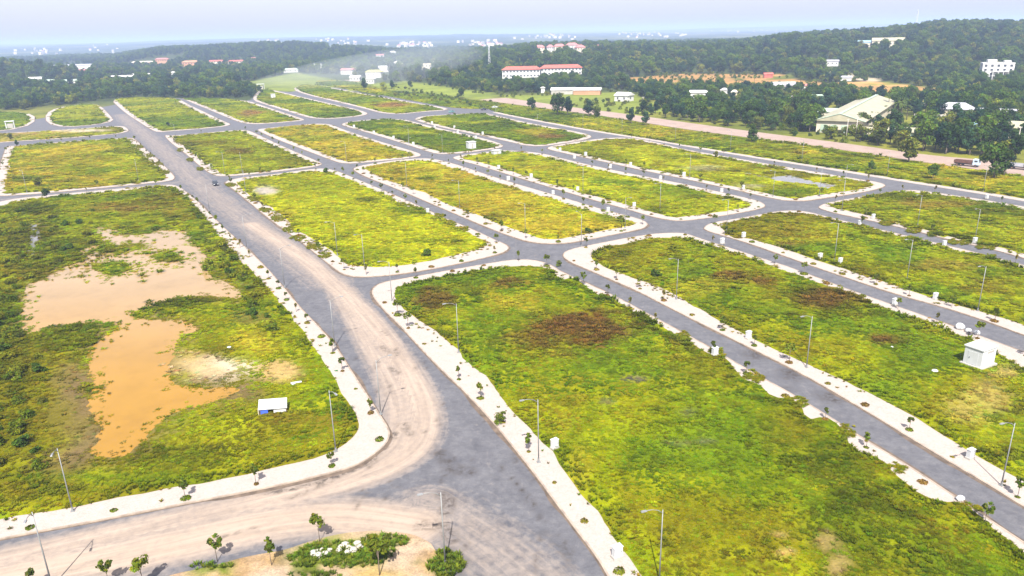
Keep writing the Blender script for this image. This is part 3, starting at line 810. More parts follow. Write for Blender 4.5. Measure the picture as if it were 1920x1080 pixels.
def build_field(key, G, spec, label, zb=.2, edge_noise=.55, tufts=True):
    G = np.asarray(G)
    if area(G) < 0: G = G[::-1]
    dist = float(np.hypot(*G.mean(0)))
    st = lambda p: float(np.clip(np.hypot(p[0], p[1]) / 90, .9, 4.5))
    B = resample(G, st)
    B0 = B.copy()
    nz = (fbm(B[:, 0], B[:, 1], 3.2, 4, 12) - .5) * 2
    B = offset(B, nz * edge_noise * np.clip(np.hypot(B[:, 0], B[:, 1]) / 150, .7, 2.2))
    lo_, hi_ = B.min(0), B.max(0)
    s = float(np.clip(dist / 110, 1.0, 5))
    if key == 'pond block': s = 1.0
    lo_ = np.maximum(lo_, (-260, 30)); hi_ = np.minimum(hi_, (330, 900))
    gx, gy = np.meshgrid(np.arange(lo_[0], hi_[0], s), np.arange(lo_[1], hi_[1], s))
    I = np.stack([gx.ravel(), gy.ravel()], 1) + rng.uniform(-.3, .3, (gx.size, 2)) * s
    I = I[inpoly(B, I)]
    I = I[polydist(B, I) > s * .45]
    v, f = cdt_mesh(B, I)
    de = polydist(B, v)
    e = sstep(0, 2.5, de)
    z = .135 + e * (zb - .135 + spec['h'] * .75 * fbm(v[:, 0], v[:, 1], 7, 4, 21) * sstep(0, 8, de))
    if key in ('pond block', 'flooded block'):
        ws = water_sd(v)
        z = np.where(ws < 3.5, .15 + (z - .15) * np.clip(.25 + ws * .22, 0, 1) * 1.0, z)
        z = np.where(ws < 0, .14, z)
    col, bare, tall = field_color(key, v, spec)
    if key in ('pond block',):
        wet = 1 - sstep(0, 4.5, ws + (fbm(v[:, 0], v[:, 1], 6, 3, 71) - .45) * 9)
        col = col + (np.array(MUD) - col) * (wet * .7)[:, None]
    # leggy dark growth hugging the pavement edge
    fo = mesh_obj('field', np.column_stack([v, z]), f, M['field'], cols=col * .95, smooth=True)
    tag(fo, kind='structure')
    # grass tufts on the triangles
    if not tufts: return
    a, b_, c = v[f[:, 0]], v[f[:, 1]], v[f[:, 2]]
    ar = .5 * np.abs((b_[:, 0] - a[:, 0]) * (c[:, 1] - a[:, 1]) - (b_[:, 1] - a[:, 1]) * (c[:, 0] - a[:, 0]))
    cen = (a + b_ + c) / 3
    cd_ = np.hypot(cen[:, 0], cen[:, 1])
    pxc, wv = project(np.column_stack([cen, np.full(len(cen), .3)]))
    vis = (pxc[:, 0] > -180) & (pxc[:, 0] < 2100) & (pxc[:, 1] < 1180)
    perm2 = np.clip(3.6 * (100 / cd_) ** 1.3, .05, 5.5) * spec['den'] ** .4
    cnt = rng.poisson(ar * perm2 * vis)
    ti = np.repeat(np.arange(len(f)), cnt)
    u = rng.random((len(ti), 2)); sw = u.sum(1) > 1; u[sw] = 1 - u[sw]
    zz = z
    P = a[ti] + (b_ - a)[ti] * u[:, :1] + (c - a)[ti] * u[:, 1:]
    pz = zz[f[ti, 0]] + (zz[f[ti, 1]] - zz[f[ti, 0]]) * u[:, 0] + (zz[f[ti, 2]] - zz[f[ti, 0]]) * u[:, 1]
    col, bare, tall = field_color(key, P, spec)
    keep = rng.random(len(P)) > bare * .93
    if key in ('pond block', 'flooded block'):
        keep &= water_sd(P) > -.15 - 3.2 * rng.random(len(P)) ** 4
    dE = polydist(B, P)
    keep &= dE > .15
    P, pz, col, tall, dE = P[keep], pz[keep], col[keep], tall[keep], dE[keep]
    n = len(P)
    d = np.hypot(P[:, 0], P[:, 1])
    clump = fbm(P[:, 0], P[:, 1], np.maximum(3.0, 3.0), 3, 31)
    edge = (1 - sstep(.5, 3.5, dE)) * sstep(.42, .6, fbm(P[:, 0], P[:, 1], 9, 3, 33))
    size = np.clip(d / 170, .42, 2.0) * (.45 + .75 * rng.random(n)) * (1 + .5 * tall)
    hgt = (.07 + .20 * sstep(.4, .75, clump) + .25 * tall + .42 * edge) * np.clip(d / 120, .8, 1.8) * (.6 + .8 * rng.random(n)) * spec['h'] / .5
    br_ = rng.normal(1, .2, n).clip(.5, 1.6)[:, None]
    tint = np.column_stack([rng.normal(1, .12, n), rng.normal(1, .07, n), rng.normal(1, .15, n)]).clip(.5, 1.5)
    cc = col * br_ * tint * 1.18
    gcol = np.array([.06, .09, .004])
    cc = cc + (gcol - cc) * (edge * .5)[:, None]
    scatter_tufts('grass', np.column_stack([P, pz]), size, hgt, cc, label)
    return fo

def pavement(K, w_in=0.2):
    """raised paving sheet with a kerb ring; K is the kerb line (world)"""
    K = resample(np.asarray(K), 5.0)
    if area(K) < 0: K = K[::-1]
    I = offset(K, .22)
    v, f = cdt_mesh(I, np.zeros((0, 2)))
    o = tag(mesh_obj('pavement', np.column_stack([v, np.full(len(v), .12)]), f, M['pave']), kind='structure')
    n = len(K)
    z0, z1 = -.1, .15
    V = np.vstack([np.column_stack([K, np.full(n, z0)]), np.column_stack([K, np.full(n, z1)]), np.column_stack([I, np.full(n, z1)]), np.column_stack([I, np.full(n, z0)])])
    F = []
    for i in range(n):
        j = (i + 1) % n
        F += [(i, j, n + j, n + i), (n + i, n + j, 2 * n + j, 2 * n + i), (2 * n + i, 2 * n + j, 3 * n + j, 3 * n + i)]
    mesh_obj('kerb', V, F, M['kerb'], o)
    wg = .18 + .5 * sstep(.4, .75, fbm(K[:, 0], K[:, 1], 9, 3, 81))
    O_ = offset(K, -wg)
    mesh_obj('gutter', np.vstack([np.column_stack([K, np.full(n, .008)]), np.column_stack([O_, np.full(n, .006)])]), [(i, (i + 1) % n, n + (i + 1) % n, n + i) for i in range(n)], M['gutter'], o)
    return o

def spill(G, K, w, label):
    """weeds that creep from the field over the paving"""
    if area(G) < 0: G = G[::-1]
    R_ = resample(G, .45); nrm = offset(R_, -1.0) - R_
    d = np.hypot(R_[:, 0], R_[:, 1])
    px, _ = project(np.column_stack([R_, np.full(len(R_), .2)]))
    ok = (px[:, 0] > -20) & (px[:, 0] < 1940) & (px[:, 1] < 1100)
    m_ = fbm(R_[:, 0], R_[:, 1], 5.0, 3, 61)
    P = []
    for rep in range(2):
        k = ok & (rng.random(len(R_)) < np.clip((m_ - .5) * 3.0, .02, .7) * np.clip(170 / d, .25, 1) * np.where(d < 140, .4, 1))
        reach = rng.random(len(R_)) ** 1.6 * np.where(m_ > .62, w * .95, w * .3)
        P.append((R_ + nrm * reach[:, None])[k])
    P = np.vstack(P); P = P[inpoly(K, P)]
    P = P[polydist(K, P) > .1]
    n = len(P)
    if not n: return
    d = np.hypot(P[:, 0], P[:, 1])
    col = np.array([.13, .135, .008]) * rng.normal(1, .3, (n, 1)).clip(.4, 1.7) * np.column_stack([rng.normal(1.15, .25, n), np.ones(n), np.ones(n)])
    scatter_tufts('grass', np.column_stack([P, np.full(n, .125)]), np.clip(d / 190, .45, 1.8) * rng.uniform(.4, 1.0, n), rng.uniform(.08, .4, n), col, label)

GRASSLABEL = {
 'pond block': 'olive grass and reeds growing around the ochre muddy pond', 'central block': 'green and brown grass on the big plot beside the curved sandy avenue',
 'second block': 'dark patched grass on the plot with the white kiosk', 'third block': 'olive grass on the plot with the rusty clumps beside narrow street',
 'corner block': 'bright grass on the corner plot near the dirt road', 'bright block': 'vivid yellow-green grass on plot with pale gravel patch',
 'yellow block': 'yellow grass on long plot between two narrow streets', 'fourth block': 'green grass on long plot lined by white cabinets',
 'flooded block': 'wet grass on plot with grey flood water'}
for key, sp in BL.items():
    K = chaikin(gnd(sp['K']), 2)
    if area(K) < 0: K = K[::-1]
    BL[key]['KW'] = K
    pavement(K)
    if 'G' in sp:
        G = chaikin(gnd(sp['G']), 1)
    else:
        R_ = resample(K, 4.0)
        wv = sp['w'] * (.8 + .5 * fbm(R_[:, 0], R_[:, 1], 14, 2, 41))
        if 'far' in key or 'outer' in key:
            yb = np.array(sp['K'])[:, 1].min(); ppx, _ = project(np.column_stack([R_, np.zeros(len(R_))]))
            wv = np.where(ppx[:, 1] < yb + 7, .4, wv)
        G = offset(R_, wv)
        G = G[polydist(K, G) > (.25 if ('far' in key or 'outer' in key) else sp['w'] * .6)]
    BL[key]['GW'] = G
    build_field(key, G, sp, GRASSLABEL.get(key, 'grass growing on the ' + key + ' of the far development'))
    spill(G, K, sp.get('w', 3.4), 'weeds creeping over the paving edge of the ' + key)

for (nm, p, mt), wp in zip(WATERS, WPOLY):
    wp2 = resample(offset(wp if area(wp) > 0 else wp[::-1], -.5), 1.2)
    gx, gy = np.meshgrid(np.arange(wp2[:, 0].min(), wp2[:, 0].max(), 3), np.arange(wp2[:, 1].min(), wp2[:, 1].max(), 3))
    I = np.stack([gx.ravel(), gy.ravel()], 1); I = I[inpoly(wp2, I)]; I = I[polydist(wp2, I) > 1.2]
    v, f = cdt_mesh(wp2, I)
    up_ = sstep(100, 165, v[:, 1])[:, None]
    silt_sheen = np.array([.245, .128, .010]) * (1 - up_) + np.array([.262, .172, .078]) * up_  # paler far basin: silt tone with sky reflection painted in
    tag(mesh_obj(nm, np.column_stack([v, np.full(len(v), .175)]), f, M[mt], cols=silt_sheen), kind='structure')

# verge between the outer street and the dirt road, with its pavement along the kerb
ke = chaikin(gnd(S5R), 2, False)
pv = offset(ke, 3.4, False)
if np.hypot(*pv[5]) < np.hypot(*ke[5]): pv = offset(ke, -3.4, False)
V = np.vstack([np.column_stack([ke, np.full(len(ke), .15)]), np.column_stack([pv, np.full(len(ke), .12)])]); n = len(ke)
V = np.vstack([V, V[:n] - (0, 0, .3)])
o = tag(mesh_obj('pavement', V, [(i, i + 1, n + i + 1, n + i) for i in range(n - 1)] + [(i + 1, i, 2 * n + i, 2 * n + i + 1) for i in range(n - 1)], M['pave']), kind='structure')
verge = np.vstack([pv[::-1], gnd([(857, 184), (960, 197), (1027, 206), (1143, 221), (1280, 244), (1413, 261), (1530, 276), (1600, 286), (1750, 309), (1833, 320), (1960, 337), (2080, 357)])])
build_field('verge', verge, dict(col=(GR, YG, YL), mix=(.40, .62), h=.6, den=.5), 'rough grass verge between outer street and dirt road')
ke2 = chaikin(gnd([(590, 157), (640, 165), (723, 180), (790, 192), (850, 203), (905, 205), (925, 200)]), 2, False)
verge2 = np.vstack([offset(ke2, 0.0, False), gnd([(950, 196), (923, 192), (857, 184), (740, 165), (650, 153), (600, 147)])])
build_field('far verge', verge2, dict(col=(GR, YG, YL), mix=(.40, .64), h=.6, den=.4), 'rough grass verge where the dirt road leaves the wood')
# sandy corner at the foot of the side road
def gap_patch(ells, label):
    """places where grass has taken the paving right up to the kerb"""
    patch_grass([(a, b2, c2 * 1.7, d2 * 1.3) for a, b2, c2, d2 in ells], label, 12, .2, .13, (.135, .15, .006), 2.6)
def far_gap(px, py): return (px, py, 6, 4)
corner = chaikin(gnd([(250, 1110), (330, 1078), (410, 1058), (520, 1035), (600, 1012), (690, 995), (760, 1000), (808, 1020), (822, 1042), (820, 1075), (900, 1150), (700, 1250), (300, 1200)]), 2)
PATCH['corner'] = [(650, 1040, 100, 34, GR, 1.0), (720, 1018, 50, 14, GR, 1.0), (580, 1050, 40, 22, GR, 1.0), (835, 1062, 36, 30, GR, 1.0), (400, 1068, 40, 8, GR, .8), (600, 1080, 60, 8, DG, .7), (700, 1062, 40, 10, YL, .5), (700, 1080, 60, 12, SAND, .9)]
build_field('corner', corner, dict(col=((.27, .19, .125), (.33, .25, .185), (.24, .16, .085)), mix=(.45, .58), h=.16, den=.0), 'none', zb=.16, tufts=False)
def patch_grass(ells, label, den=9, hs=.5, zz=.2, base=(.085, .13, .012), ragged=1.0):
    Ps = []; 
    for (px, py, rx, ry) in ells:
        c, inv = pxell(px, py, rx, ry); A = np.linalg.inv(inv)
        ar = math.pi * abs(np.linalg.det(A))
        n = int(ar * den); r = np.sqrt(rng.random(n)); t = rng.random(n) * 6.283
        q = np.stack([r * np.cos(t), r * np.sin(t)], 1)
        k = r + (fbm(q[:, 0], q[:, 1], .5, 2, px * .01) - .5) * ragged < 1
        Ps.append(c + q[k] @ A.T)
    P = np.vstack(Ps); n = len(P)
    col = np.array(base) * rng.normal(1, .25, (n, 1)).clip(.5, 1.6) * np.column_stack([rng.normal(1.1, .2, n), np.ones(n), np.ones(n)])
    return scatter_tufts('grass', np.column_stack([P, np.full(n, zz)]), rng.uniform(.3, .6, n), rng.uniform(.2, .6, n) * hs / .5, col, label)
patch_grass([(650, 1042, 92, 26), (720, 1018, 46, 11), (575, 1052, 34, 20)], 'green grass patch with white rubble on the sandy corner')
patch_grass([(836, 1064, 34, 26)], 'lush weeds around the foot of the lamp on the sandy corner', 14, .8)
patch_grass([(400, 1066, 44, 7), (600, 1084, 60, 8)], 'thin grass along the edge of the sandy corner', 5)

gap_patch([(1279, 633, 10, 9), (1344, 664, 10, 9), (1414, 707, 12, 10), (1496, 757, 11, 9), (1585, 811, 14, 11), (1680, 880, 11, 9), (1815, 958, 20, 12)], 'grass gaps breaking the paving of the big plot along the narrow street')
gap_patch([(433, 347, 6, 3), (470, 374, 7, 4), (497, 394, 7, 4), (520, 410, 8, 4), (543, 431, 8, 5), (560, 447, 10, 5), (591, 464, 10, 5), (609, 479, 8, 5)], 'grass wedges breaking the paving of the vivid plot along the avenue')
gap_patch([(1663, 419, 9, 4), (1712, 432, 9, 5), (1748, 440, 6, 4), (1800, 453, 14, 6), (1850, 464, 12, 5)], 'grass gaps breaking the paving of the outer corner plot')
gap_patch([(1608, 424, 8, 4), (1704, 447, 8, 4), (1763, 462, 6, 4), (1850, 483, 12, 5)], 'grass gaps breaking the paving of the olive plot')
gap_patch([(760, 386, 9, 5), (790, 395, 6, 4), (820, 408, 10, 6), (842, 420, 8, 5), (868, 430, 7, 5)], 'weeds overrunning the narrow street paving of the vivid plot')
gap_patch([(262, 275, 4, 3), (280, 292, 4, 3), (298, 307, 4, 3), (312, 322, 4, 3), (338, 281, 4, 3), (356, 300, 4, 3), (375, 317, 4, 3)], 'weeds in the paving along the far avenue')

# ------------------------------------------------------------------ small builders
GRIDA = math.radians(28.3)      # the streets run this far left of +Y
ZP = .12                        # pavement level
WHERE = {'pond block': 'muddy pond plot', 'central block': 'big brown-patched plot', 'second block': 'white kiosk plot', 'third block': 'long olive plot',
         'corner block': 'outer corner plot', 'bright block': 'vivid gravel-patch plot', 'yellow block': 'yellow grass plot', 'fourth block': 'cabinet-lined plot',
         'flooded block': 'flooded plot', 'mid block beside the avenue': 'dark-car plot', 'left middle block': 'past-pond plot'}
KEYS = list(BL)
def facing(p, key):
    k2 = min((k for k in KEYS if k != key), key=lambda k: polydist(BL[k]['KW'], p[None])[0])
    d = polydist(BL[k2]['KW'], p[None])[0]
    return (' facing the ' + WHERE[k2]) if d < 26 and k2 in WHERE else (' facing the sandy corner' if key == 'pond block' and d > 26 and p[1] < 100 else ' facing open ground or far plots')
def nearest_block(p, keys=KEYS):
    best = min(keys, key=lambda k: 0 if inpoly(BL[k]['KW'], p[None])[0] else polydist(BL[k]['KW'], p[None])[0])
    return best
def kerb_dir(p):
    """horizontal direction from a pavement point towards its own street"""
    k = nearest_block(p); K = BL[k]['KW']
    best = (1e9, None)
    for i in range(len(K)):
        a, b_ = K[i], K[(i + 1) % len(K)]; ab = b_ - a
        t = np.clip(((p - a) @ ab) / (ab @ ab + 1e-9), 0, 1); q = a + t * ab
        d = np.hypot(*(p - q))
        if d < best[0]: best = (d, np.array([ab[1], -ab[0]]) / (np.hypot(*ab) + 1e-9))
    return best[1], k

# ---- street lamp
def make_lamp():
    r = tag(empty('street_lamp', (0, 0, 0)), 'x', 'street lamp')
    MB().tube([(0, 0, 0), (0, 0, 4), (0, 0, 8.3)], [.085, .065, .045], 8).build('pole', M['lamp'], r, True)
    MB().tube([(0, 0, 7.9), (.5, 0, 8.35), (1.1, 0, 8.55), (1.75, 0, 8.62)], [.04, .04, .035, .035], 6).build('arm', M['lamp'], r, True)
    h = MB().box((2.0, 0, 8.62), (.6, .24, .1), 0, .8).build('lamp_head', M['lamphead'], r)
    MB().box((2.0, 0, 8.555), (.42, .18, .03)).build('lens', M['glassy'], h)
    b_ = MB().box((0, 0, .04), (.42, .42, .08)).box((0, 0, .3), (.2, .2, .5), 0, .85).build('base', M['lamp'], r)
    return r
LAMP = make_lamp()
LAMPS = [((137, 960), 0), ((98, 1100), 0), ((835, 1062), .18), ((1236, 1092), 0), ((1010, 868), 0), ((860, 662), 0), ((735, 565), 0), ((630, 848), 0), ((714, 778), 0), ((628, 650), 0), ((534, 540), 0), ((463, 468), 0), ((393, 396), 0),
         ((633, 480), 0), ((462, 366), 0), ((684, 506), 0), ((1090, 463), 0), ((1268, 562), 0), ((1512, 690), 0), ((1877, 912), 0), ((763, 350), 0), ((862, 390), 0), ((985, 438), 0), ((1172, 428), 0), ((1093, 359), 0), ((1237, 399), 0),
         ((1362, 433), 0), ((1564, 490), 0), ((1833, 584), 0), ((1578, 396), 0), ((1827, 455), 0), ((1293, 333), 0), ((1449, 369), 0), ((1536, 367), 0), ((1583, 358), 0), ((1843, 360), 0), ((1663, 331), 0), ((1503, 305), 0), ((1369, 284), 0), ((1266, 266), 0),
         ((1166, 251), 0), ((1093, 240), 0), ((422, 326), 0), ((455, 327), 0), ((51, 362), 0), ((260, 340), 0), ((767, 271), 0), ((650, 303), 0), ((830, 287), 0), ((768, 297), 0), ((1008, 245), 0), ((930, 226), 0), ((330, 262), 0), ((1920, 372), 0), ((1720, 424), 0), ((1700, 526), 0)]
for (px, dz) in LAMPS:
    p = at(*px)
    d, k = kerb_dir(p[:2])
    lab = ('grey street lamp on the ' + WHERE[k] + ' pavement' + facing(p[:2], k)) if k in WHERE else 'distant slim street lamp among the far small plots'; grp = lab
    o = place(LAMP, (p[0], p[1], ZP + dz * 0.3), math.atan2(d[1], d[0]), random.uniform(.96, 1.04), lab, grp)
    if px == (835, 1062): o['label'] = 'tall street lamp rising from lush weeds on the sandy corner'; o['group'] = 'lamp on the sandy corner'
    if px in ((1843, 360), (1663, 331), (1503, 305), (1369, 284), (1266, 266), (1166, 251), (1093, 240)):
        o['label'] = 'tall street lamp on the outer pavement beside the rough verge'; o['group'] = 'lamps beside the verge'
        o.rotation_euler.z += math.pi if d[1] > 0 else 0

# ---- white cabinets
def make_cabinet():
    r = tag(empty('electrical_cabinet', (0, 0, 0)), 'x', 'cabinet')
    MB().box((0, 0, .72), (.85, .5, 1.0)).build('body', M['white'], r)
    MB().box((0, 0, .11), (1.0, .65, .22)).build('plinth', M['concrete'], r)
    MB().box((0, 0, 1.26), (.97, .62, .08), 0, .85).build('cap', M['white'], r)
    d = MB().box((0, -.262, .72), (.74, .024, .86)).build('door', M['white'], r)
    MB().box((.28, -.285, .75), (.04, .03, .16)).build('handle', M['dark'], d)
    return r
CAB = make_cabinet()
CABS = [(1050, 284), (1098, 293), (1182, 312), (1077, 298), (1144, 316), (1238, 337), (996, 334), (1083, 358), (1189, 388), (1037, 365), (1140, 397), (935, 318), (953, 339), (802, 399), (1353, 361), (1393, 356), (1394, 446), (1354, 458), (1537, 487),
        (1612, 424), (1637, 411), (1770, 462), (1827, 457), (1850, 373), (1340, 667), (1403, 636), (1753, 562), (1677, 573), (1818, 861), (1157, 1047), (1040, 842), (664, 240), (701, 251), (738, 261), (775, 273), (810, 233), (852, 241), (905, 253), (815, 241), (858, 251), (892, 261), (396, 315), (1282, 332), (1575, 495)]
for i, px in enumerate(CABS):
    p = at(*px); d, k = kerb_dir(p[:2])
    place(CAB, (p[0], p[1], ZP), GRIDA + random.uniform(-.1, .1), random.uniform(.95, 1.12) * (1.0 if p[1] < 260 else 1.15), ('white electrical cabinet on the ' + WHERE[k] + ' pavement' + facing(p[:2], k)) if k in WHERE else 'white electrical cabinet on the pavement of a far small plot', 'white cabinets on pavements')

# ---- leaves
def leaf_mesh(pos, nrm, size, cols, quad=True):
    """one small bent face pair per leaf; returns V,F,C"""
    n = len(pos)
    nrm = nrm / (np.linalg.norm(nrm, axis=1, keepdims=True) + 1e-9)
    a = np.cross(nrm, rng.normal(size=(n, 3))); a /= np.linalg.norm(a, axis=1, keepdims=True) + 1e-9
    b_ = np.cross(nrm, a)
    s = size[:, None]
    V = np.stack([pos - a * s, pos + b_ * s * .62 + nrm * s * .15, pos + a * s, pos - b_ * s * .62 + nrm * s * .12], 1).reshape(-1, 3)
    i = np.arange(n)[:, None] * 4
    F = np.concatenate([i + [0, 1, 2], i + [0, 2, 3]], 1).reshape(-1, 3)
    return V, F, np.repeat(cols, 4, 0)

def crown_points(r, R, H, z0, nl, nleaf, fill=.35):
    """leaf positions on and inside a cloud of lobes"""
    L = []
    for k in range(nl):
        t = r.random() * 6.283; q = math.sqrt(r.random()) * .68; zz = r.uniform(.12, .85)
        wz = math.sin(math.pi * min(1, zz * .9 + .12)) ** .6
        L.append((math.cos(t) * q * R * wz, math.sin(t) * q * R * wz, z0 + zz * H, R * r.uniform(.26, .46)))
    L = np.array(L)
    k = r.integers(0, nl, nleaf)
    d = r.normal(size=(nleaf, 3)); d /= np.linalg.norm(d, axis=1, keepdims=True)
    rad = L[k, 3] * np.where(r.random(nleaf) < fill, r.random(nleaf) ** .5, r.uniform(.85, 1.12, nleaf))
    P = L[k, :3] + d * rad[:, None] * np.array([1, 1, .8])
    P[:, 2] = np.maximum(P[:, 2], z0 * .6)
    N = d + r.normal(size=(nleaf, 3)) * .55 + np.array([0, 0, .35])
    lob = r.normal(1, .22, nl).clip(.6, 1.5)[k]
    return P, N, lob

def make_tree(name, cat, seed, H, R, trunk_h, tr, nl, nleaf, ls, col, limbs=5, colvar=.2, conic=False):
    r = np.random.default_rng(seed)
    root = tag(empty(name, (0, 0, 0)), 'x', cat)
    P, N, lob = crown_points(r, R, H - trunk_h, trunk_h, nl, nleaf)
    if conic:
        f = 1.15 - .95 * (P[:, 2] - trunk_h) / (H - trunk_h); P[:, :2] *= np.clip(f, .12, 1.2)[:, None]
    c = np.array(col) * lob[:, None] * r.normal(1, colvar, (nleaf, 1)).clip(.5, 1.7) * np.column_stack([r.normal(1, .15, nleaf), np.ones(nleaf), r.normal(1, .15, nleaf)]).clip(.5, 1.6)
    V, F, C = leaf_mesh(P, N, ls * r.uniform(.6, 1.3, nleaf), c)
    mesh_obj('crown', V, F, M['leaf2' if cat in ('sapling', 'bush') else 'leaf'], root, cols=C)
    mb = MB().tube([(0, 0, -.3), (.05 * R, 0, trunk_h * .6), (.02 * R, .04 * R, trunk_h), (0, 0, trunk_h + (H - trunk_h) * .65)], [tr * 1.25, tr, tr * .85, tr * .25], 7)
    for k in range(limbs):
        t = k * 2.4 + r.uniform(0, 1); z = trunk_h * r.uniform(.8, 1.1)
        e = (math.cos(t) * R * .65, math.sin(t) * R * .65, trunk_h + (H - trunk_h) * r.uniform(.35, .7))
        mb.tube([(0, 0, z), (e[0] * .5, e[1] * .5, z + (e[2] - z) * .65), e], [tr * .5, tr * .33, tr * .1], 5, False)
    mb.build('trunk', M['bark'], root, True)
    return root

# ---- saplings and weed clumps in the tree pits along every pavement
SAPS = [make_tree('sapling', 'sapling', 40 + k, H, R, th, .035, 7, nl, .2, c, 3, .25) for k, (H, R, th, nl, c) in enumerate(
    [(2.9, .75, 1.5, 150, (.10, .13, .015)), (2.5, .55, 1.4, 100, (.08, .10, .015)), (3.2, .9, 1.7, 190, (.13, .16, .015)), (2.3, .45, 1.3, 60, (.12, .11, .025))])]
def make_weed(seed, col, n=130):
    r = np.random.default_rng(seed)
    t = r.random(n) * 6.283; q = np.sqrt(r.random(n)) * .7
    P = np.column_stack([np.cos(t) * q, np.sin(t) * q, .1 + r.random(n) * .55 * (1 - q)])
    N = np.column_stack([np.cos(t), np.sin(t), r.uniform(.2, 1.4, n)]) + r.normal(size=(n, 3)) * .4
    c = np.array(col) * r.normal(1, .3, (n, 1)).clip(.4, 1.8)
    V, F, C = leaf_mesh(P, N, .16 * r.uniform(.6, 1.5, n), c)
    return tag(mesh_obj('weed_clump', V, F, M['leaf2'], cols=C), 'x', 'weeds')
WEEDS = [make_weed(70 + k, c) for k, c in enumerate([(.11, .13, .010), (.16, .135, .015), (.15, .095, .025), (.09, .12, .008)])]
nsap = nweed = 0
for key in KEYS:
    if key not in WHERE: continue
    K = BL[key]['KW']
    R_ = resample(offset(K, 1.25), .5)
    acc = random.uniform(0, 6); last = R_[0]
    for q in R_[1:]:
        acc += np.hypot(*(q - last)); last = q
        d = np.hypot(*q)
        gap = 7.6 if d < 170 else (9.5 if d < 300 else 13)
        if acc < gap: continue
        acc = random.uniform(-.6, .6)
        (px, py), _ = project(np.array([q[0], q[1], .2]))
        if not (-30 < px < 1950 and 60 < py < 1110): continue
        j = rng.uniform(-.25, .25, 2)
        if nweed < 290 and d < 330 and random.random() < (.85 if d < 230 else .6):
            s = random.uniform(.45, 1.0) * (.85 if d < 120 else 1.05)
            wk = random.randrange(4); lw = ['dark green', 'olive', 'reddish', 'deep green'][wk] + ' weed clump on the ' + WHERE[key] + ' pavement' + facing(q, key)
            place(WEEDS[wk], (q[0] + j[0], q[1] + j[1], ZP - .02), random.uniform(0, 6), (s * random.uniform(.8, 1.2), s, s * random.uniform(.7, 1.1)), lw, lw); nweed += 1
        if nsap < 290 and random.random() < (.55 if d < 260 else .75):
            wk = random.randrange(4); lw = ['leafy', 'slim', 'broad-crowned', 'sparse'][wk] + ' young street tree on the ' + WHERE[key] + ' pavement' + facing(q, key)
            place(SAPS[wk], (q[0] + j[0], q[1] + j[1], ZP), random.uniform(0, 6), random.uniform(.7, 1.05), lw, lw); nsap += 1
for px, s, which, lab in [((408, 1053), 1.05, 0, 'young tree on thin grass edge of the sandy corner'), ((510, 1062), 1.1, 0, 'pale young tree on bare sand beside the side road'), ((600, 1018), 1.05, 2, 'young tree behind the white rubble patch'), ((712, 1082), 1.45, 2, 'tallest bright young tree beside the white rubble patch'), ((205, 1098), 1.0, 0, 'low young tree at the side road kerb, cut by the frame'), ((270, 1104), 1.1, 2, 'broad young tree at the side road kerb, cut by the frame'), ((65, 1105), .9, 1, 'slim young tree by the side road lamp')]:
    p = at(*px)
    place(SAPS[which], (p[0], p[1], .15), random.uniform(0, 6), s, lab, 'young trees on the sandy corner')

# ---- rocks and small litter
def make_rock(seed, name, mat, cat, flat=.7):
    r = random.Random(seed)
    bm = bmesh.new(); bmesh.ops.create_icosphere(bm, subdivisions=2, radius=.5)
    for v in bm.verts:
        k = 1 + .35 * (fbm(np.array([v.co.x * 3 + seed]), np.array([v.co.y * 3 + v.co.z * 2]), 1, 2)[0] - .5) * 2
        v.co *= k; v.co.z *= flat
    me = bpy.data.meshes.new(name); bm.to_mesh(me); bm.free(); me.materials.append(mat)
    o = bpy.data.objects.new(name, me); COL.objects.link(o)
    return tag(o, 'x', cat)
ROCKS = [make_rock(k, 'rubble_stone', M['rock'], 'rubble') for k in range(4)]
for (px, py) in [(588, 1042), (596, 1038), (604, 1035), (598, 1046), (611, 1042), (640, 1030), (647, 1026), (655, 1031), (662, 1036), (670, 1024), (676, 1030), (636, 1036), (652, 1040), (619, 1036)]:
    p = at(px, py)
    place(ROCKS[(px + py) % 4], (p[0], p[1], .32), random.uniform(0, 6), random.uniform(.45, 1.0), 'white rubble stone on the grass patch of the sandy corner', 'rubble on the sandy corner')
SACK = make_rock(11, 'bulk_sack', M['white'], 'sack', .8)
for px, s, lab in [((1799, 618), 1.35, 'largest white bulk sack on the pavement behind the white kiosk'), ((1815, 624), .95, 'middle white bulk sack on the pavement behind the white kiosk'), ((1831, 628), .95, 'white bulk sack next to a weed clump behind the white kiosk')]:
    p = at(*px); place(SACK, (p[0], p[1], ZP + .34 * s), random.uniform(0, 6), s, lab)
LIT = make_rock(21, 'litter_bag', M['white'], 'litter', .6)
for px, s, lab in [((430, 656), .8, 'white bag lying in grass near the white sand patch'), ((1752, 700), .9, 'white bag lying in grass before the white kiosk'), ((1040, 838), .5, 'white scrap lying in weeds beside the avenue pavement'), ((1672, 655), .5, 'small white scrap on the brown patch of the kiosk plot'), ((1800, 940), .9, 'crumpled white sack on the pavement of the straight narrow street')]:
    p = at(*px); place(LIT, (p[0], p[1], .4), random.uniform(0, 6), s, lab)
p = at(556, 722); tag(MB().box((0, 0, .32), (1.6, .45, .06), .3).box((-.3, -.5, .3), (.5, .4, .06), .8).build('white_board', M['white']), 'broken white board lying in dry grass by the pond', 'board').location = (p[0], p[1], .15)

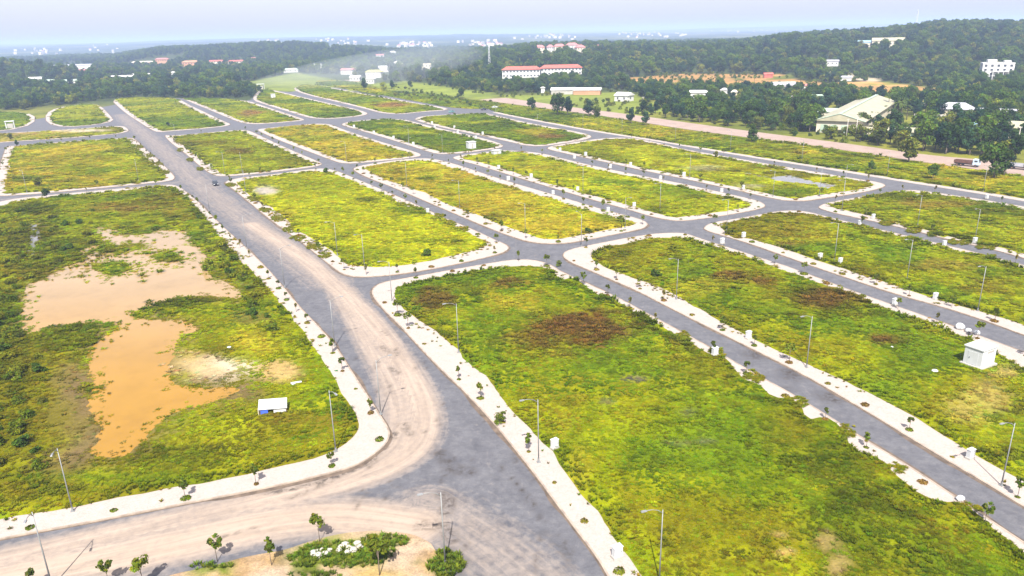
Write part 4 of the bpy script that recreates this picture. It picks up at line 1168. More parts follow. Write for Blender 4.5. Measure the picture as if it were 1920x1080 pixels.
# ---- white kiosk on the second plot
p = at(1833, 686)
r = tag(empty('kiosk', (p[0], p[1], .2), GRIDA), 'large white box-shaped kiosk standing in grass beside narrow street', 'kiosk')
MB().box((0, 0, .15), (4.1, 3.4, .5)).build('plinth', M['concrete'], r)
MB().box((0, 0, 1.75), (3.5, 2.7, 2.7)).build('wall', M['white'], r)
MB().box((0, 0, 3.19), (3.8, 3.0, .16)).box((0, 0, 3.32), (3.4, 2.6, .1)).build('roof', M['white'], r)
d = MB().box((-1.765, 0, 1.5), (.03, 1.5, 2.0)).build('door', M['white'], r); MB().box((-1.8, .5, 1.5), (.05, .06, .25)).build('handle', M['dark'], d)
for zz in (2.6,): MB().box((.3, -1.365, zz), (1.6, .03, .3)).build('louvre', M['concrete'], r)
# ---- white-roofed lean-to with a blue tarp by the pond
p = at(514, 775)
r = tag(empty('lean_to_shed', (p[0], p[1], .3), math.radians(14)), 'low lean-to with white sheet roof and blue tarp by the pond', 'shed')
MB().add([(-1.9, -1.0, 1.0), (1.9, -1.0, .75), (1.9, 1.05, 1.3), (-1.9, 1.05, 1.55), (-1.9, -1.0, 1.08), (1.9, -1.0, .83), (1.9, 1.05, 1.38), (-1.9, 1.05, 1.63)],
         [(3, 2, 1, 0), (4, 5, 6, 7), (0, 1, 5, 4), (1, 2, 6, 5), (2, 3, 7, 6), (3, 0, 4, 7)]).build('roof_sheet', M['white'], r)
MB().box((.9, -.75, .38), (1.7, .08, .75)).build('front_panel', M['whitewall'], r)
MB().box((-1.25, -.8, .45), (1.1, .1, .85)).box((-1.72, -.3, .45), (.1, .9, .9)).build('tarp', M['tarp'], r)
MB().box((-1.95, 0, .5), (.08, 1.9, 1.05)).build('side_panel', M['cream'], r)
for sx, sy in ((-1.75, .9), (1.75, .9), (1.75, -.85), (-1.75, -.9)): MB().box((sx, sy, .35), (.1, .1, .9)).build('post', M['bark'], r)

# ---- vehicles
def make_car(name, paint, label, loc, rz, L=4.4):
    r = tag(empty(name, loc, rz), label, 'car')
    s = L / 4.4
    prof = [(-2.2, .35), (2.2, .35), (2.2, .72), (2.05, .86), (1.1, .98), (.95, 1.0), (-1.75, 1.04), (-2.15, .95)]
    b_ = MB().prism([(x * s, z) for x, z in prof], -.86, .86).build('body', paint, r)
    cab = [(1.05, .98), (.35, 1.46), (-1.05, 1.5), (-1.8, 1.03)]
    MB().prism([(x * s, z) for x, z in cab], -.74, .74).build('cabin', paint, r)
    MB().add([(1.02 * s, -.66, 1.02), (1.02 * s, .66, 1.02), (.40 * s, .62, 1.44), (.40 * s, -.62, 1.44)], [(0, 1, 2, 3)]).build('windscreen', M['carglass'], r).location = (.03, 0, .012)
    MB().add([(-1.78 * s, -.66, 1.06), (-1.78 * s, .66, 1.06), (-1.08 * s, .62, 1.47), (-1.08 * s, -.62, 1.47)], [(3, 2, 1, 0)]).build('rear_window', M['dark'], r).location = (-.03, 0, .012)
    for sg in (-1, 1):
        MB().box((-.35 * s, sg * .752, 1.24), (1.6 * s, .02, .3)).build('side_window', M['dark'], r)
        MB().box((2.2 * s, sg * .62, .7), (.05, .36, .14)).build('headlight', M['glassy'], r)
        MB().box((-2.17 * s, sg * .62, .8), (.05, .32, .16)).build('tail_light', M['redroof'], r)
        for x in (-1.35 * s, 1.35 * s):
            w = MB().tube([(x, sg * .72, .32), (x, sg * .9, .32)], .32, 14).build('wheel', M['tyre'], r)
            MB().tube([(x, sg * .895, .32), (x, sg * .915, .32)], .19, 10).build('rim', M['carsilver'], w)
    return r
p = at(404, 347); make_car('car', M['carblack'], 'dark car driving along the wide avenue', (p[0], p[1], .01), GRIDA + math.pi / 2 + math.pi, 4.6)
p = at(847, 211); make_car('car', M['carteal'], 'teal car parked at the far crossroads', (p[0], p[1], .01), .9, 4.8)
p = at(908, 207); make_car('car', M['carblack'], 'black car parked beside silver car at the street end', (p[0], p[1], .15), .5, 4.6)
p = at(928, 203); make_car('car', M['carsilver'], 'silver car at the street end below the dirt road', (p[0], p[1], .15), .5, 4.6)
def make_truck(label, loc, rz, load, cabm):
    r = tag(empty('truck', loc, rz), label, 'truck')
    MB().box((0, 0, .85), (8.2, .9, .3)).build('chassis', M['dark'], r)
    MB().box((-1.2, 0, 1.35), (5.8, 2.3, .35)).box((-1.2, 1.1, 1.8), (5.8, .08, .6)).box((-1.2, -1.1, 1.8), (5.8, .08, .6)).box((-4.06, 0, 1.8), (.08, 2.2, .6)).build('cargo_bed', load, r)
    c = MB().prism([(2.1, .8), (4.1, .8), (4.15, 1.7), (3.75, 2.75), (2.1, 2.8)], -1.12, 1.12).build('cab', cabm, r)
    MB().add([(4.16, -.95, 1.75), (4.16, .95, 1.75), (3.80, .9, 2.65), (3.80, -.9, 2.65)], [(0, 1, 2, 3)]).build('windscreen', M['dark'], c).location = (.02, 0, 0)
    for sg in (-1, 1):
        MB().box((3.1, sg * 1.13, 2.15), (1.0, .03, .6)).build('side_window', M['dark'], c)
        for x in (3.1, -1.6, -2.9):
            w = MB().tube([(x, sg * .85, .5), (x, sg * 1.15, .5)], .5, 14).build('wheel', M['tyre'], r)
            MB().tube([(x, sg * 1.145, .5), (x, sg * 1.17, .5)], .25, 8).build('rim', M['rust'], w)
    return r
p = at(1812, 312); make_truck('truck with rusty red bed and pale cab on the dirt road', (p[0], p[1], .12), math.radians(-47), M['truckred'], M['truckblue'])
p = at(1908, 318); make_truck('truck with grey bed half hidden behind the roadside tree', (p[0], p[1], .12), math.radians(-47), M['greyroof'], M['truckred'])

# ---- utility poles
def make_upole():
    r = tag(empty('utility_pole', (0, 0, 0)), 'x', 'utility pole')
    MB().tube([(0, 0, -.3), (0, 0, 10)], [.2, .12], 8).build('pole', M['pole'], r, True)
    a = MB().box((0, 0, 9.6), (2.0, .12, .14)).build('crossarm', M['pole'], r)
    for x in (-.85, 0, .85): MB().tube([(x, 0, 9.67), (x, 0, 9.95)], [.06, .04], 6).build('insulator', M['glassy'], a)
    return r
UP_ = make_upole()
for px, h, lab in [((1309, 226), 1.05, 'utility pole before the dark tree belt by the dirt road'), ((1437, 229), .8, 'short utility pole beside the bright bushes behind the dirt road'), ((1586, 263), .95, 'thinner of two utility poles before the pale hall'), ((1603, 265), 1.15, 'taller utility pole standing before the pale hall'), ((1905, 285), 1.0, 'utility pole beside the pale hip-roofed house'), ((1205, 212), 1.0, 'utility pole in front of the big rounded trees')]:
    p = at(*px); place(UP_, (p[0], p[1], 0), GRIDA + random.uniform(-.3, .3), h, lab)

# ------------------------------------------------------------------ buildings
FRONT = []
FOOT = []   # footprints kept clear of trees: x, y, radius
def building(px, w, d, h, rz, wall, roof, rtype, rh, label, name='house', win=None, over=.6, cat='house', ground=True, clear=1.0, flat=False):
    """px: middle of the camera-side foot; local +x along the front, +y away"""
    g = on_ground(*px) if ground else at(*px)
    z = float(hfun(g[0], g[1])) - .1
    r = tag(empty(name, (g[0], g[1], z), rz), label, cat)
    rr = max(w, d) / 2
    cx = g[0] - math.sin(rz) * d / 2; cy = g[1] + math.cos(rz) * d / 2
    FOOT.append((cx, cy, rr * clear + 2.5, g[0], g[1])); FRONT.append((px[0], px[1], w, math.hypot(g[0], g[1])))
    MB().box((0, d / 2, h / 2 - .5), (w, d, h + 1)).build('wall', wall, r)
    x0, x1, y0, y1 = -w / 2 - over, w / 2 + over, -over, d + over
    t = .18
    mb = MB()
    if rtype == 'gable':          # ridge along x
        ym = d / 2
        mb.add([(x0, y0, h), (x1, y0, h), (x1, ym, h + rh), (x0, ym, h + rh), (x1, y1, h), (x0, y1, h),
                (x0, y0, h - t), (x1, y0, h - t), (x1, y1, h - t), (x0, y1, h - t)],
               [(0, 1, 2, 3), (3, 2, 4, 5), (6, 7, 1, 0), (8, 9, 5, 4), (7, 8, 4, 2, 1), (9, 6, 0, 3, 5), (9, 8, 7, 6)])
    elif rtype == 'gabley':       # ridge along y
        mb.add([(x0, y0, h), (0, y0, h + rh), (x1, y0, h), (x0, y1, h), (0, y1, h + rh), (x1, y1, h), (x0, y0, h - t), (x1, y0, h - t), (x0, y1, h - t), (x1, y1, h - t)],
               [(1, 4, 3, 0), (2, 5, 4, 1), (0, 6, 7, 2, 1), (9, 8, 3, 4, 5), (6, 0, 3, 8), (2, 7, 9, 5), (8, 9, 7, 6)])
    elif rtype == 'hip':
        k = min(w, d) * .42
        mb.add([(x0, y0, h), (x1, y0, h), (x1, y1, h), (x0, y1, h), (x0 + k, d / 2, h + rh), (x1 - k, d / 2, h + rh), (x0, y0, h - t), (x1, y0, h - t), (x1, y1, h - t), (x0, y1, h - t)],
               [(0, 1, 5, 4), (1, 2, 5), (2, 3, 4, 5), (3, 0, 4), (6, 7, 1, 0), (7, 8, 2, 1), (8, 9, 3, 2), (9, 6, 0, 3), (9, 8, 7, 6)])
    else:                          # flat with parapet
        mb.box((0, d / 2, h + .12), (w + .5, d + .5, .25))
        mb.box((0, .1, h + .6), (w + .3, .2, .75)).box((0, d - .1, h + .6), (w + .3, .2, .75)).box((-w / 2 + .05, d / 2, h + .6), (.2, d - .4, .75)).box((w / 2 - .05, d / 2, h + .6), (.2, d - .4, .75))
    mb.build('roof', roof, r)
    if win:
        nx_, nz_, ww, wh = win
        fh = h / nz_
        base = None
        for j in range(nz_):
            for i in range(nx_):
                x = -w / 2 + w * (i + .5) / nx_
                if base is None:
                    base = MB().box((0, 0, 0), (ww, .08, wh)).build('window', M['dark'], r); o = base
                    s = MB().box((0, -.05, -wh / 2 - .08), (ww + .3, .25, .14)).build('sill', wall, base)
                else:
                    o = base.copy(); COL.objects.link(o); o.parent = r
                    s2 = s.copy(); COL.objects.link(s2); s2.parent = o
                o.location = (x, -.03, fh * (j + .55))
        for sg in (-1, 1):
            for j in range(nz_):
                o = base.copy(); COL.objects.link(o); o.parent = r; o.location = (sg * (w / 2 + .03), d / 2, fh * (j + .55)); o.rotation_euler = (0, 0, math.pi / 2)
    return r

R_ = math.radians
# white villa on the slope
v = building((1868, 150), 24, 14, 13.5, R_(-22), M['whitewall'], M['whitewall'], 'flat', 0, 'tall white villa with dark windows under the wooded ridge', 'villa', (5, 4, 2.0, 1.7), cat='villa')
MB().box((-5, 5, 15.5), (7, 7, 3.2)).box((7, 6, 15.0), (5, 6, 2.4)).build('roof_room', M['whitewall'], v)
MB().box((2, -1.6, 3.6), (13, 3, .35)).box((2, -1.6, 7.2), (13, 3, .35)).build('balcony', M['whitewall'], v)
for x in (-4, 0, 4, 8): MB().box((x, -2.8, 3.4), (.5, .5, 7.4)).build('column', M['whitewall'], v)
MB().box((10, -4, 2.2), (8, 5, 5.0)).build('annex', M['cream'], v)
# pale hall with long low roof
a_, b_ = at(1572, 250), at(1640, 208)
ax = b_ - a_; hl = float(np.hypot(ax[0], ax[1]))
hall = building((1572, 250), 21, hl, 6.0, math.atan2(-ax[0], ax[1]), M['cream'], M['paleroof'], 'gabley', 3.4, 'long hall with pale sheet roof and green gable trim', 'hall', None, 1.2, 'hall', clear=.62)
FOOT.append((float(a_[0] + ax[0] * .2), float(a_[1] + ax[1] * .2), 12, 0, 0)); FOOT.append((float(a_[0] + ax[0] * .85), float(a_[1] + ax[1] * .85), 12, 0, 0))
mb = MB()
mb.tube([(-11.7, -1.25, 6.0), (0, -1.25, 9.45), (11.7, -1.25, 6.0)], .22, 6); mb.build('gable_trim', M['greenroof'], hall)
MB().box((0, hl / 2, 9.5), (1.6, hl + 2.3, .35)).build('ridge_vent', M['greenroof'], hall)
for x in (-7, -2.4, 2.4, 7): MB().box((x, -.04, 2.2), (3.2, .1, 3.6)).build('doorway', M['greenroof'], hall)
building((1560, 226), 16, 10, 4.6, R_(-30), M['cream'], M['greenroof'], 'gable', 1.6, 'small pale green roofed shed behind the long hall', 'shed', None, cat='shed')
building((1634, 254), 18, 6, 2.8, R_(-38), M['cream'], M['paleroof'], 'gable', .9, 'low pale-roofed stall row beside the long hall', 'stall_row', None, cat='stall', clear=.7)
building((1696, 262), 15, 9, 3.6, R_(-38), M['greenroof'], M['paleroof'], 'gable', 1.5, 'pale-roofed house with green walls among roadside trees', 'house', (3, 1, 1.4, 1.2), clear=.7)
building((1742, 238), 15, 8, 4.5, R_(-30), M['cream'], M['concrete'], 'flat', 0, 'flat-roofed cream house below the grey-roofed house', 'house', (3, 1, 1.4, 1.3), clear=.75)
building((1786, 228), 16, 11, 6.5, R_(-35), M['cream'], M['greyroof'], 'hip', 3.0, 'cream two-storey house with grey hipped roof', 'house', (3, 2, 1.3, 1.3), clear=.8)
building((1836, 262), 14, 9, 5.2, R_(-38), M['whitewall'], M['blueroof'], 'gable', 1.8, 'white house with light blue sheet roof behind trees', 'house', (3, 1, 1.4, 1.3), clear=.75)
building((1768, 262), 12, 7, 3.4, R_(-38), M['greenroof'], M['paleroof'], 'gable', 1.3, 'small green-walled hut between roadside trees', 'hut', None, cat='hut', clear=.7)
building((1856, 226), 22, 9, 4.2, R_(-38), M['concrete'], M['greyroof'], 'gable', 1.8, 'long grey-roofed shed behind the blue-roofed house', 'shed', None, cat='shed', clear=.6)
building((1914, 262), 18, 12, 4.4, R_(-38), M['cream'], M['paleroof'], 'hip', 3.0, 'house with wide pale hipped roof near the hidden truck', 'house', (3, 1, 1.6, 1.4), 1.2, clear=.75)
building((1722, 199), 13, 5, 2.8, R_(-10), M['cream'], M['yellowroof'], 'gable', .8, 'low shed with yellow awning roof behind the hall palms', 'shed', None, cat='shed')
building((1308, 187), 12, 9, 5.0, R_(-20), M['whitewall'], M['whitewall'], 'gable', 1.6, 'white gabled house above the dark tree belt', 'house', (2, 1, 1.4, 1.4))
building((1357, 180), 5, 5, 4.5, R_(-20), M['whitewall'], M['whitewall'], 'hip', 1.4, 'tiny white hut above the dark tree belt', 'hut', None, cat='hut')
building((1376, 183), 4, 4, 4.0, R_(-20), M['cream'], M['cream'], 'hip', 1.6, 'tiny cream hut above the dark tree belt', 'hut', None, cat='hut')
building((1520, 197), 17, 9, 4.4, R_(-20), M['whitewall'], M['greenroof'], 'gable', 2.2, 'white house with pale green roof left of the hall', 'house', (3, 1, 1.3, 1.3))
building((1489, 196), 7, 6, 4.0, R_(-20), M['whitewall'], M['whitewall'], 'gable', 1.4, 'small white hut beside the pale green roofed house', 'hut', None, cat='hut')
building((1469, 167), 20, 10, 3.0, R_(-8), M['concrete'], M['greyroof'], 'gable', 2.6, 'grey-roofed shed on the orange soil clearing', 'shed', None, cat='shed')
building((1441, 146), 8, 6, 3.4, R_(-8), M['redroof'], M['redroof'], 'gable', 1.5, 'small red-roofed hut at the edge of the orange soil', 'hut', None, cat='hut')
building((1512, 170), 10, 6, 4.0, R_(-15), M['whitewall'], M['pinkroof'], 'gable', 1.2, 'pale pink hut on the orange soil clearing', 'hut', None, cat='hut')
building((1560, 124), 12, 7, 5.0, R_(-20), M['whitewall'], M['greyroof'], 'gable', 1.5, 'grey and white house beside the sandy hill track', 'house', (3, 1, 1.2, 1.2))
building((1586, 152), 9, 6, 3.2, R_(-20), M['whitewall'], M['greyroof'], 'gable', 1.4, 'small white hut at the foot of the sandy hill track', 'hut', None, cat='hut')
building((1056, 177), 20, 8, 3.6, R_(-8), M['concrete'], M['whitewall'], 'gable', 1.8, 'long white-roofed shed behind the green meadow', 'shed', None, cat='shed')
building((1100, 178), 22, 9, 3.8, R_(-14), M['orangewall'], M['whitewall'], 'gable', 1.8, 'white-roofed shed with orange wall behind the green meadow', 'shed', None, cat='shed')
building((1164, 190), 11, 9, 4.2, R_(-40), M['whitewall'], M['whitewall'], 'gable', 2.2, 'white gabled house half hidden by big rounded trees', 'house', (2, 1, 1.3, 1.3))
building((1018, 174), 3, 3, 4.2, R_(0), M['whitewall'], M['whitewall'], 'hip', .8, 'small white gate post house at the meadow edge', 'hut', None, cat='hut')
building((977, 146), 40, 12, 8.5, R_(-6), M['whitewall'], M['redroof'], 'hip', 3.2, 'long white school block with red roof, left wing', 'school_block', (11, 2, 1.8, 1.6), cat='school', over=1.0)
building((1052, 141), 44, 12, 7.5, R_(-3), M['whitewall'], M['redroof'], 'hip', 3.2, 'long white school block with red roof, right wing', 'school_block', (12, 2, 1.8, 1.5), cat='school', over=1.0)
building((800, 133), 14, 10, 8.5, R_(10), M['cream'], M['cream'], 'flat', 0, 'pale yellow tall house standing in the hazy wood', 'house', (3, 2, 1.5, 1.5))
building((820, 122), 16, 9, 4.0, R_(0), M['whitewall'], M['paleroof'], 'hip', 2.4, 'pale hip-roofed house behind the tall yellow house', 'house', None)
for i, (px, w, h) in enumerate([((1012, 100), 15, 9), ((1032, 98), 11, 8), ((1050, 100), 16, 10), ((1074, 97), 18, 10), ((1090, 101), 13, 9), ((1124, 97), 7, 7)]):
    building(px, w, 10, h, R_(-5 + 6 * i), M['whitewall'] if i % 2 else M['cream'], M['pinkroof'], 'hip', 3.6, ['leftmost pink-roofed cream villa on the wooded rise', 'narrow white pink-roofed villa on the wooded rise', 'cream pink-roofed villa amid the hilltop villas', 'widest pink-roofed villa on the wooded rise', 'cream villa with yellowish wall ending the hilltop villas', 'tiny white villa alone on the wooded rise'][i], 'villa', (3, 2, 1.4, 1.5), cat='villa')
building((1624, 89), 28, 12, 6.0, R_(-22), M['cream'], M['blueroof'], 'gable', 2.5, 'long blue-roofed building high on the wooded ridge', 'building', (5, 1, 2, 1.6), cat='building')
building((1664, 89), 36, 16, 8.0, R_(-24), M['cream'], M['paleroof'], 'gable', 3.5, 'pale-roofed building beside the blue roof on the ridge', 'building', (6, 1, 2, 1.8), cat='building')
# hazy buildings on the left
OB = [((268, 124), 42, 10, 7, M['orangewall'], M['cream'], 'wide orange block with pale roof among hazy trees'), ((305, 123), 24, 10, 12, M['orangewall'], M['pinkroof'], 'taller orange block at the end of the wide orange block'), ((358, 129), 28, 12, 12, M['orangewall'], M['orangewall'], 'square orange building standing apart among hazy trees'),
      ((406, 122), 30, 10, 7, M['cream'], M['redroof'], 'red-roofed cream block left of its twin in haze'), ((444, 122), 30, 10, 7, M['cream'], M['redroof'], 'red-roofed cream block right of its twin in haze'), ((475, 116), 14, 8, 6, M['orangewall'], M['pinkroof'], 'small faint orange house beyond the red-roofed twins')]
for px, w, d, h, wl, rf, lab in OB: building(px, w, d, h, R_(12), wl, rf, 'hip', 2.2, lab, 'building', (6, 2, 1.8, 1.5), cat='building')
for px, w, d, h, rf, lab in [((218, 149), 42, 10, 3.2, 'whitewall', 'long white-roofed shed behind the left tree belt'), ((267, 145), 30, 9, 3.4, 'whitewall', 'second white-roofed shed adjoining the long one'), ((67, 153), 18, 9, 3.6, 'whitewall', 'white shed beside the dark left grove'), ((92, 157), 20, 8, 3.2, 'greenroof', 'pale shed right of the grove shed'),
                              ((131, 157), 28, 8, 3.2, 'greenroof', 'long pale shed behind the left tree belt'), ((128, 130), 110, 20, 7, 'greyroof', 'very wide grey-blue roofed works in the left haze'), ((326, 141), 12, 7, 3.4, 'whitewall', 'little white shed under the square orange building'), ((165, 138), 40, 14, 5, 'pinkroof', 'faint pink-roofed shed in front of the grey works')]:
    building(px, w, d, h, R_(8), M['whitewall'], M[rf], 'gable', 2.0, lab, 'shed', None, cat='shed')
for i, (px, w, h, rf) in enumerate([((650, 140), 18, 6, 'pinkroof'), ((700, 146), 20, 7, 'yellowroof'), ((665, 152), 12, 4, 'whitewall'), ((694, 157), 9, 5, 'whitewall'), ((720, 135), 16, 6, 'whitewall'), ((545, 136), 22, 4, 'greenroof'), ((598, 128), 16, 5, 'whitewall'), ((748, 124), 14, 6, 'whitewall'), ((712, 108), 18, 5, 'pinkroof'), ((738, 103), 12, 7, 'whitewall')]):
    building(px, w, 9, h, R_(5 * i - 20), M['whitewall'], M[rf], 'hip' if i % 2 else 'gable', 2.2, ['pink-roofed house where the dirt road meets the smoke', 'house with yellow-edged roof near the dirt road end', 'low white shed left of the roadside trees', 'small white house behind the light green tree', 'white house in smoke behind the roadside trees', 'long pale green roof at the meadow head', 'white house above the meadow head', 'white house deep in the hazy wood', 'pink-roofed house in the far haze', 'tall white house in the far haze'][i], 'house', (3, 1, 1.3, 1.3))

# white structures inside the development
def small_white(px, w, d, h, lab, name, frame=False):
    p = at(*px); r = tag(empty(name, (p[0], p[1], .2), GRIDA), lab, 'kiosk')
    if frame:
        for sx in (-1, 1):
            for sy in (0, 1): MB().box((sx * w / 2, sy * d, h / 2), (.4, .4, h)).build('post', M['white'], r)
        MB().box((0, d / 2, h + .2), (w + .8, d + .8, .4)).build('roof', M['white'], r)
        MB().box((0, d / 2, h * .35), (w * .7, d * .7, h * .7)).build('cabin', M['concrete'], r)
    else:
        MB().box((0, d / 2, h / 2), (w, d, h)).build('wall', M['white'], r)
        MB().box((0, d / 2, h + .1), (w + .4, d + .4, .2)).build('roof', M['white'], r)
        MB().box((0, -.02, h * .42), (.9, .06, h * .8)).build('door', M['concrete'], r)
    return r
small_white((886, 280), 3.6, 2.8, 3.0, 'white box kiosk standing in grass near the middle crossroads', 'kiosk')
small_white((933, 290), 3.6, 2.4, 1.5, 'low white box on the pavement by the middle crossroads', 'kiosk')
small_white((513, 184), 3.4, 2.8, 3.2, 'white box kiosk among the far small plots', 'kiosk')
small_white((20, 241), 4.4, 2.5, 4.0, 'white open-framed kiosk on the outer left plot', 'kiosk', True)
small_white((489, 168), 7.5, 4, 5.0, 'white open-framed gatehouse at the wood edge', 'gatehouse', True)

# ---- masts
def mast(px, h, lab):
    g = on_ground(*px); r = tag(empty('radio_mast', (g[0], g[1], g[2])), lab, 'mast')
    FOOT.append((g[0], g[1], 4, g[0], g[1]))
    mb = MB(); w0, w1 = h * .045, h * .014
    for sx, sy in ((1, 1), (-1, 1), (-1, -1), (1, -1)): mb.tube([(sx * w0, sy * w0, 0), (sx * w1, sy * w1, h)], .16, 4)
    n = 9
    for i in range(n):
        z0, z1 = h * i / n, h * (i + 1) / n; a = w0 + (w1 - w0) * i / n; b2 = w0 + (w1 - w0) * (i + 1) / n
        mb.tube([(-a, -a, z0), (b2, -b2, z1)], .1, 4); mb.tube([(a, a, z0), (-b2, b2, z1)], .1, 4); mb.tube([(-a, a, z0), (-b2, -b2, z1)], .1, 4); mb.tube([(a, -a, z0), (b2, b2, z1)], .1, 4)
    mb.build('lattice', M['redwhite'], r)
    for k in range(3):
        t = k * 2.1; MB().box((math.cos(t) * w1 * 2.2, math.sin(t) * w1 * 2.2, h * .94), (.5, .5, h * .09), t).build('antenna', M['white'], r)
    MB().tube([(0, 0, h), (0, 0, h * 1.08)], .08, 5).build('spike', M['redwhite'], r)
mast((918, 134), 30, 'slim pale radio mast rising from the wood left of the school')
mast((1716, 60), 34, 'faint thin radio mast on top of the wooded ridge')

# ---- far town: small pale houses in the haze
TH = []
for k, (wl, rf) in enumerate([('cream', 'whitewall'), ('whitewall', 'pinkroof'), ('cream', 'paleroof'), ('concrete', 'greyroof')]):
    w, d, h, rh = [(14, 10, 7, 2), (12, 9, 6, 3), (18, 10, 5, 2.5), (9, 9, 11, 1)][k]
    r = tag(empty('town_house', (0, 0, 0)), 'x', 'house')
    MB().box((0, 0, h / 2 - 1), (w, d, h + 2)).build('wall', M[wl], r)
    MB().add([(-w / 2 - .5, -d / 2 - .5, h), (w / 2 + .5, -d / 2 - .5, h), (w / 2 + .5, 0, h + rh), (-w / 2 - .5, 0, h + rh), (w / 2 + .5, d / 2 + .5, h), (-w / 2 - .5, d / 2 + .5, h)],
             [(0, 1, 2, 3), (3, 2, 4, 5), (1, 4, 2), (5, 0, 3), (5, 4, 1, 0)]).build('roof', M[rf], r)
    TH.append(r)
TC = [(770, 86, 34, 6, 34, 'hazy town behind the yellow house'), (905, 84, 40, 6, 26, 'hazy town above the radio mast'), (1030, 70, 45, 5, 22, 'hazy town above the hilltop villas'), (1225, 66, 50, 6, 26, 'far town above the right wood'), (660, 82, 30, 6, 10, 'scattered far group above the roadside smoke'),
      (70, 98, 45, 6, 14, 'far group above the left grove'), (190, 93, 30, 6, 6, 'far group in the left haze'), (500, 80, 30, 3, 8, 'far group above the orange blocks'), (620, 76, 22, 4, 8, 'far tall group in the haze'), (1400, 57, 80, 4, 24, 'far pale strip behind the wooded ridge')]
for (cx, cy, sx, sy, n, ph) in TC:
    for i in range(int(n * 1.3)):
        px, py = random.gauss(cx, sx * .6), random.gauss(cy, sy * .6)
        py = max(py, 55 + (960 - px) * .0242 + 7)
        g = on_ground(px, py)
        D_ = math.hypot(g[0], g[1])
        place(random.choice(TH), (g[0], g[1], float(hfun(g[0], g[1])) + (4 if D_ > 2300 else 0)), random.uniform(-.6, .6), random.uniform(.55, 1.05), 'pale house in the ' + ph, ph)
        FOOT.append((g[0], g[1], 12 + D_ * .004, g[0], g[1]))

# ------------------------------------------------------------------ trees
DKG = (.028, .054, .012); MDG = (.050, .086, .012); LTG = (.115, .145, .012); OLG = (.080, .092, .014); BLG = (.020, .046, .022)
TREES = []
for k, (H, R, th, nl, nf, ls, c) in enumerate([(10.5, 4.6, 2.4, 15, 1300, .48, DKG), (12.5, 4.8, 3.0, 17, 1400, .5, MDG), (9.0, 4.4, 1.8, 12, 1100, .46, OLG), (11.5, 4.0, 2.6, 13, 1200, .46, BLG), (8.0, 3.8, 1.5, 11, 1000, .42, LTG)]):
    TREES.append(make_tree('broadleaf_tree', 'tree', 100 + k, H, R, th, .26, nl, nf, ls, c))
CONE = make_tree('conical_tree', 'tree', 131, 9.5, 3.4, 1.0, .22, 14, 1200, .42, DKG, 4, conic=True)
BUSH = [make_tree('bush', 'bush', 140 + k, H, R, .25, .08, 9, 420, .3, c, 3) for k, (H, R, c) in enumerate([(2.6, 1.9, MDG), (3.2, 2.2, LTG), (2.2, 1.8, OLG)])]

# trees standing alone, placed by their foot
SOLO = [((998, 207), 0, 0.84, 'single rounded tree beside the dirt road left of the pair'), ((1046, 216), 0, 1.24, 'big rounded tree of the roadside pair by the meadow'), ((1064, 217), 3, 1.01, 'darker smaller tree of the roadside pair by the meadow'), ((1103, 219), 3, 0.97, 'upright tree of the leaning roadside pair'), ((1119, 221), 2, 0.78, 'low tree of the leaning roadside pair'),
        ((1183, 233), 3, 0.78, 'left tree of the small pair before the dark belt'), ((1211, 237), 3, 0.78, 'right tree of the small pair before the dark belt'), ((864, 184), 0, 0.84, 'lone dark tree on the far dirt road edge'), ((1702, 306), 2, 1.02, 'lone dense rust-green tree between verge and dirt road'), ((1864, 336), 0, 1.15, 'tall dark tree hiding the second truck'),
        ((1882, 330), 3, 0.7, 'shorter dark tree touching the tall truck-side tree'), ((683, 170), 3, 1.08, 'slim dark tree by the white roadside houses'), ((720, 170), 4, 1.08, 'light green tree by the dirt road end'), ((735, 168), 3, 0.81, 'dark tree right of the light green tree'), ((132, 196), 4, 1.01, 'bright green tree at the far end of the left plots'), ((108, 198), 2, 0.94, 'dark rounded tree at the end of the small left street'), ((145, 190), 0, 0.81, 'small dark tree behind the bright green tree'),
        ((316, 237), 0, 0.3, 'small dark tree on the far plot beside the avenue'), ((32, 275), 3, 0.32, 'small dark tree on the corner of the left plots'), ((20, 262), 2, 0.42, 'low spreading tree on the left strip plot'), ((72, 352), 2, 0.42, 'rounded bushy tree on the left plot edge'), ((87, 372), 0, 0.32, 'small dark tree above the pond plot'), ((1748, 338), 1, 0.45, 'bushy tree on the verge near the trucks'), ((1634, 322), 0, 0.36, 'small rounded tree on the verge beside the outer street'),
        ((1342, 296), 2, 0.3, 'small dark tree in the outer pavement'), ((770, 165), 0, 0.68, 'small tree at the dirt road head'), ((968, 170), 3, 0.68, 'dark tree at the head of the meadow'), ((1165, 172), 0, 1.49, 'big dark tree left of the palm row')]
for px, k, s, lab in SOLO:
    p = at(*px)
    place(TREES[k], (p[0], p[1], .15 if p[1] < 420 else -.1), random.uniform(0, 6), (s, s, s * random.uniform(.95, 1.1)), lab)
    FOOT.append((p[0], p[1], 3, p[0], p[1]))
for i, (px, py, k, s) in enumerate([(1650, 264, 2, .6), (1668, 270, 3, .8), (1690, 274, 0, .85), (1714, 277, 3, .75), (1733, 281, 0, .95), (1753, 281, 3, .8), (1776, 285, 1, .8), (1796, 286, 0, .95), (1817, 290, 3, .9), (1840, 291, 0, 1.1), (1882, 299, 2, .8), (1902, 300, 0, .9), (1748, 264, 0, .8), (1793, 264, 3, .8), (1872, 277, 0, .9), (1812, 268, 2, .8), (1722, 258, 2, .7)]):
    p = at(px, py); FOOT.append((p[0], p[1], 3, p[0], p[1]))
    lb = ['dark round', 'tall mid-green', 'olive', 'blue-green', 'pale green'][k] + ' tree in the row before the roofs along the dirt road'
    place(TREES[k], (p[0], p[1], -.1), random.uniform(0, 6), (s, s, s * random.uniform(.95, 1.15)), lb, lb)
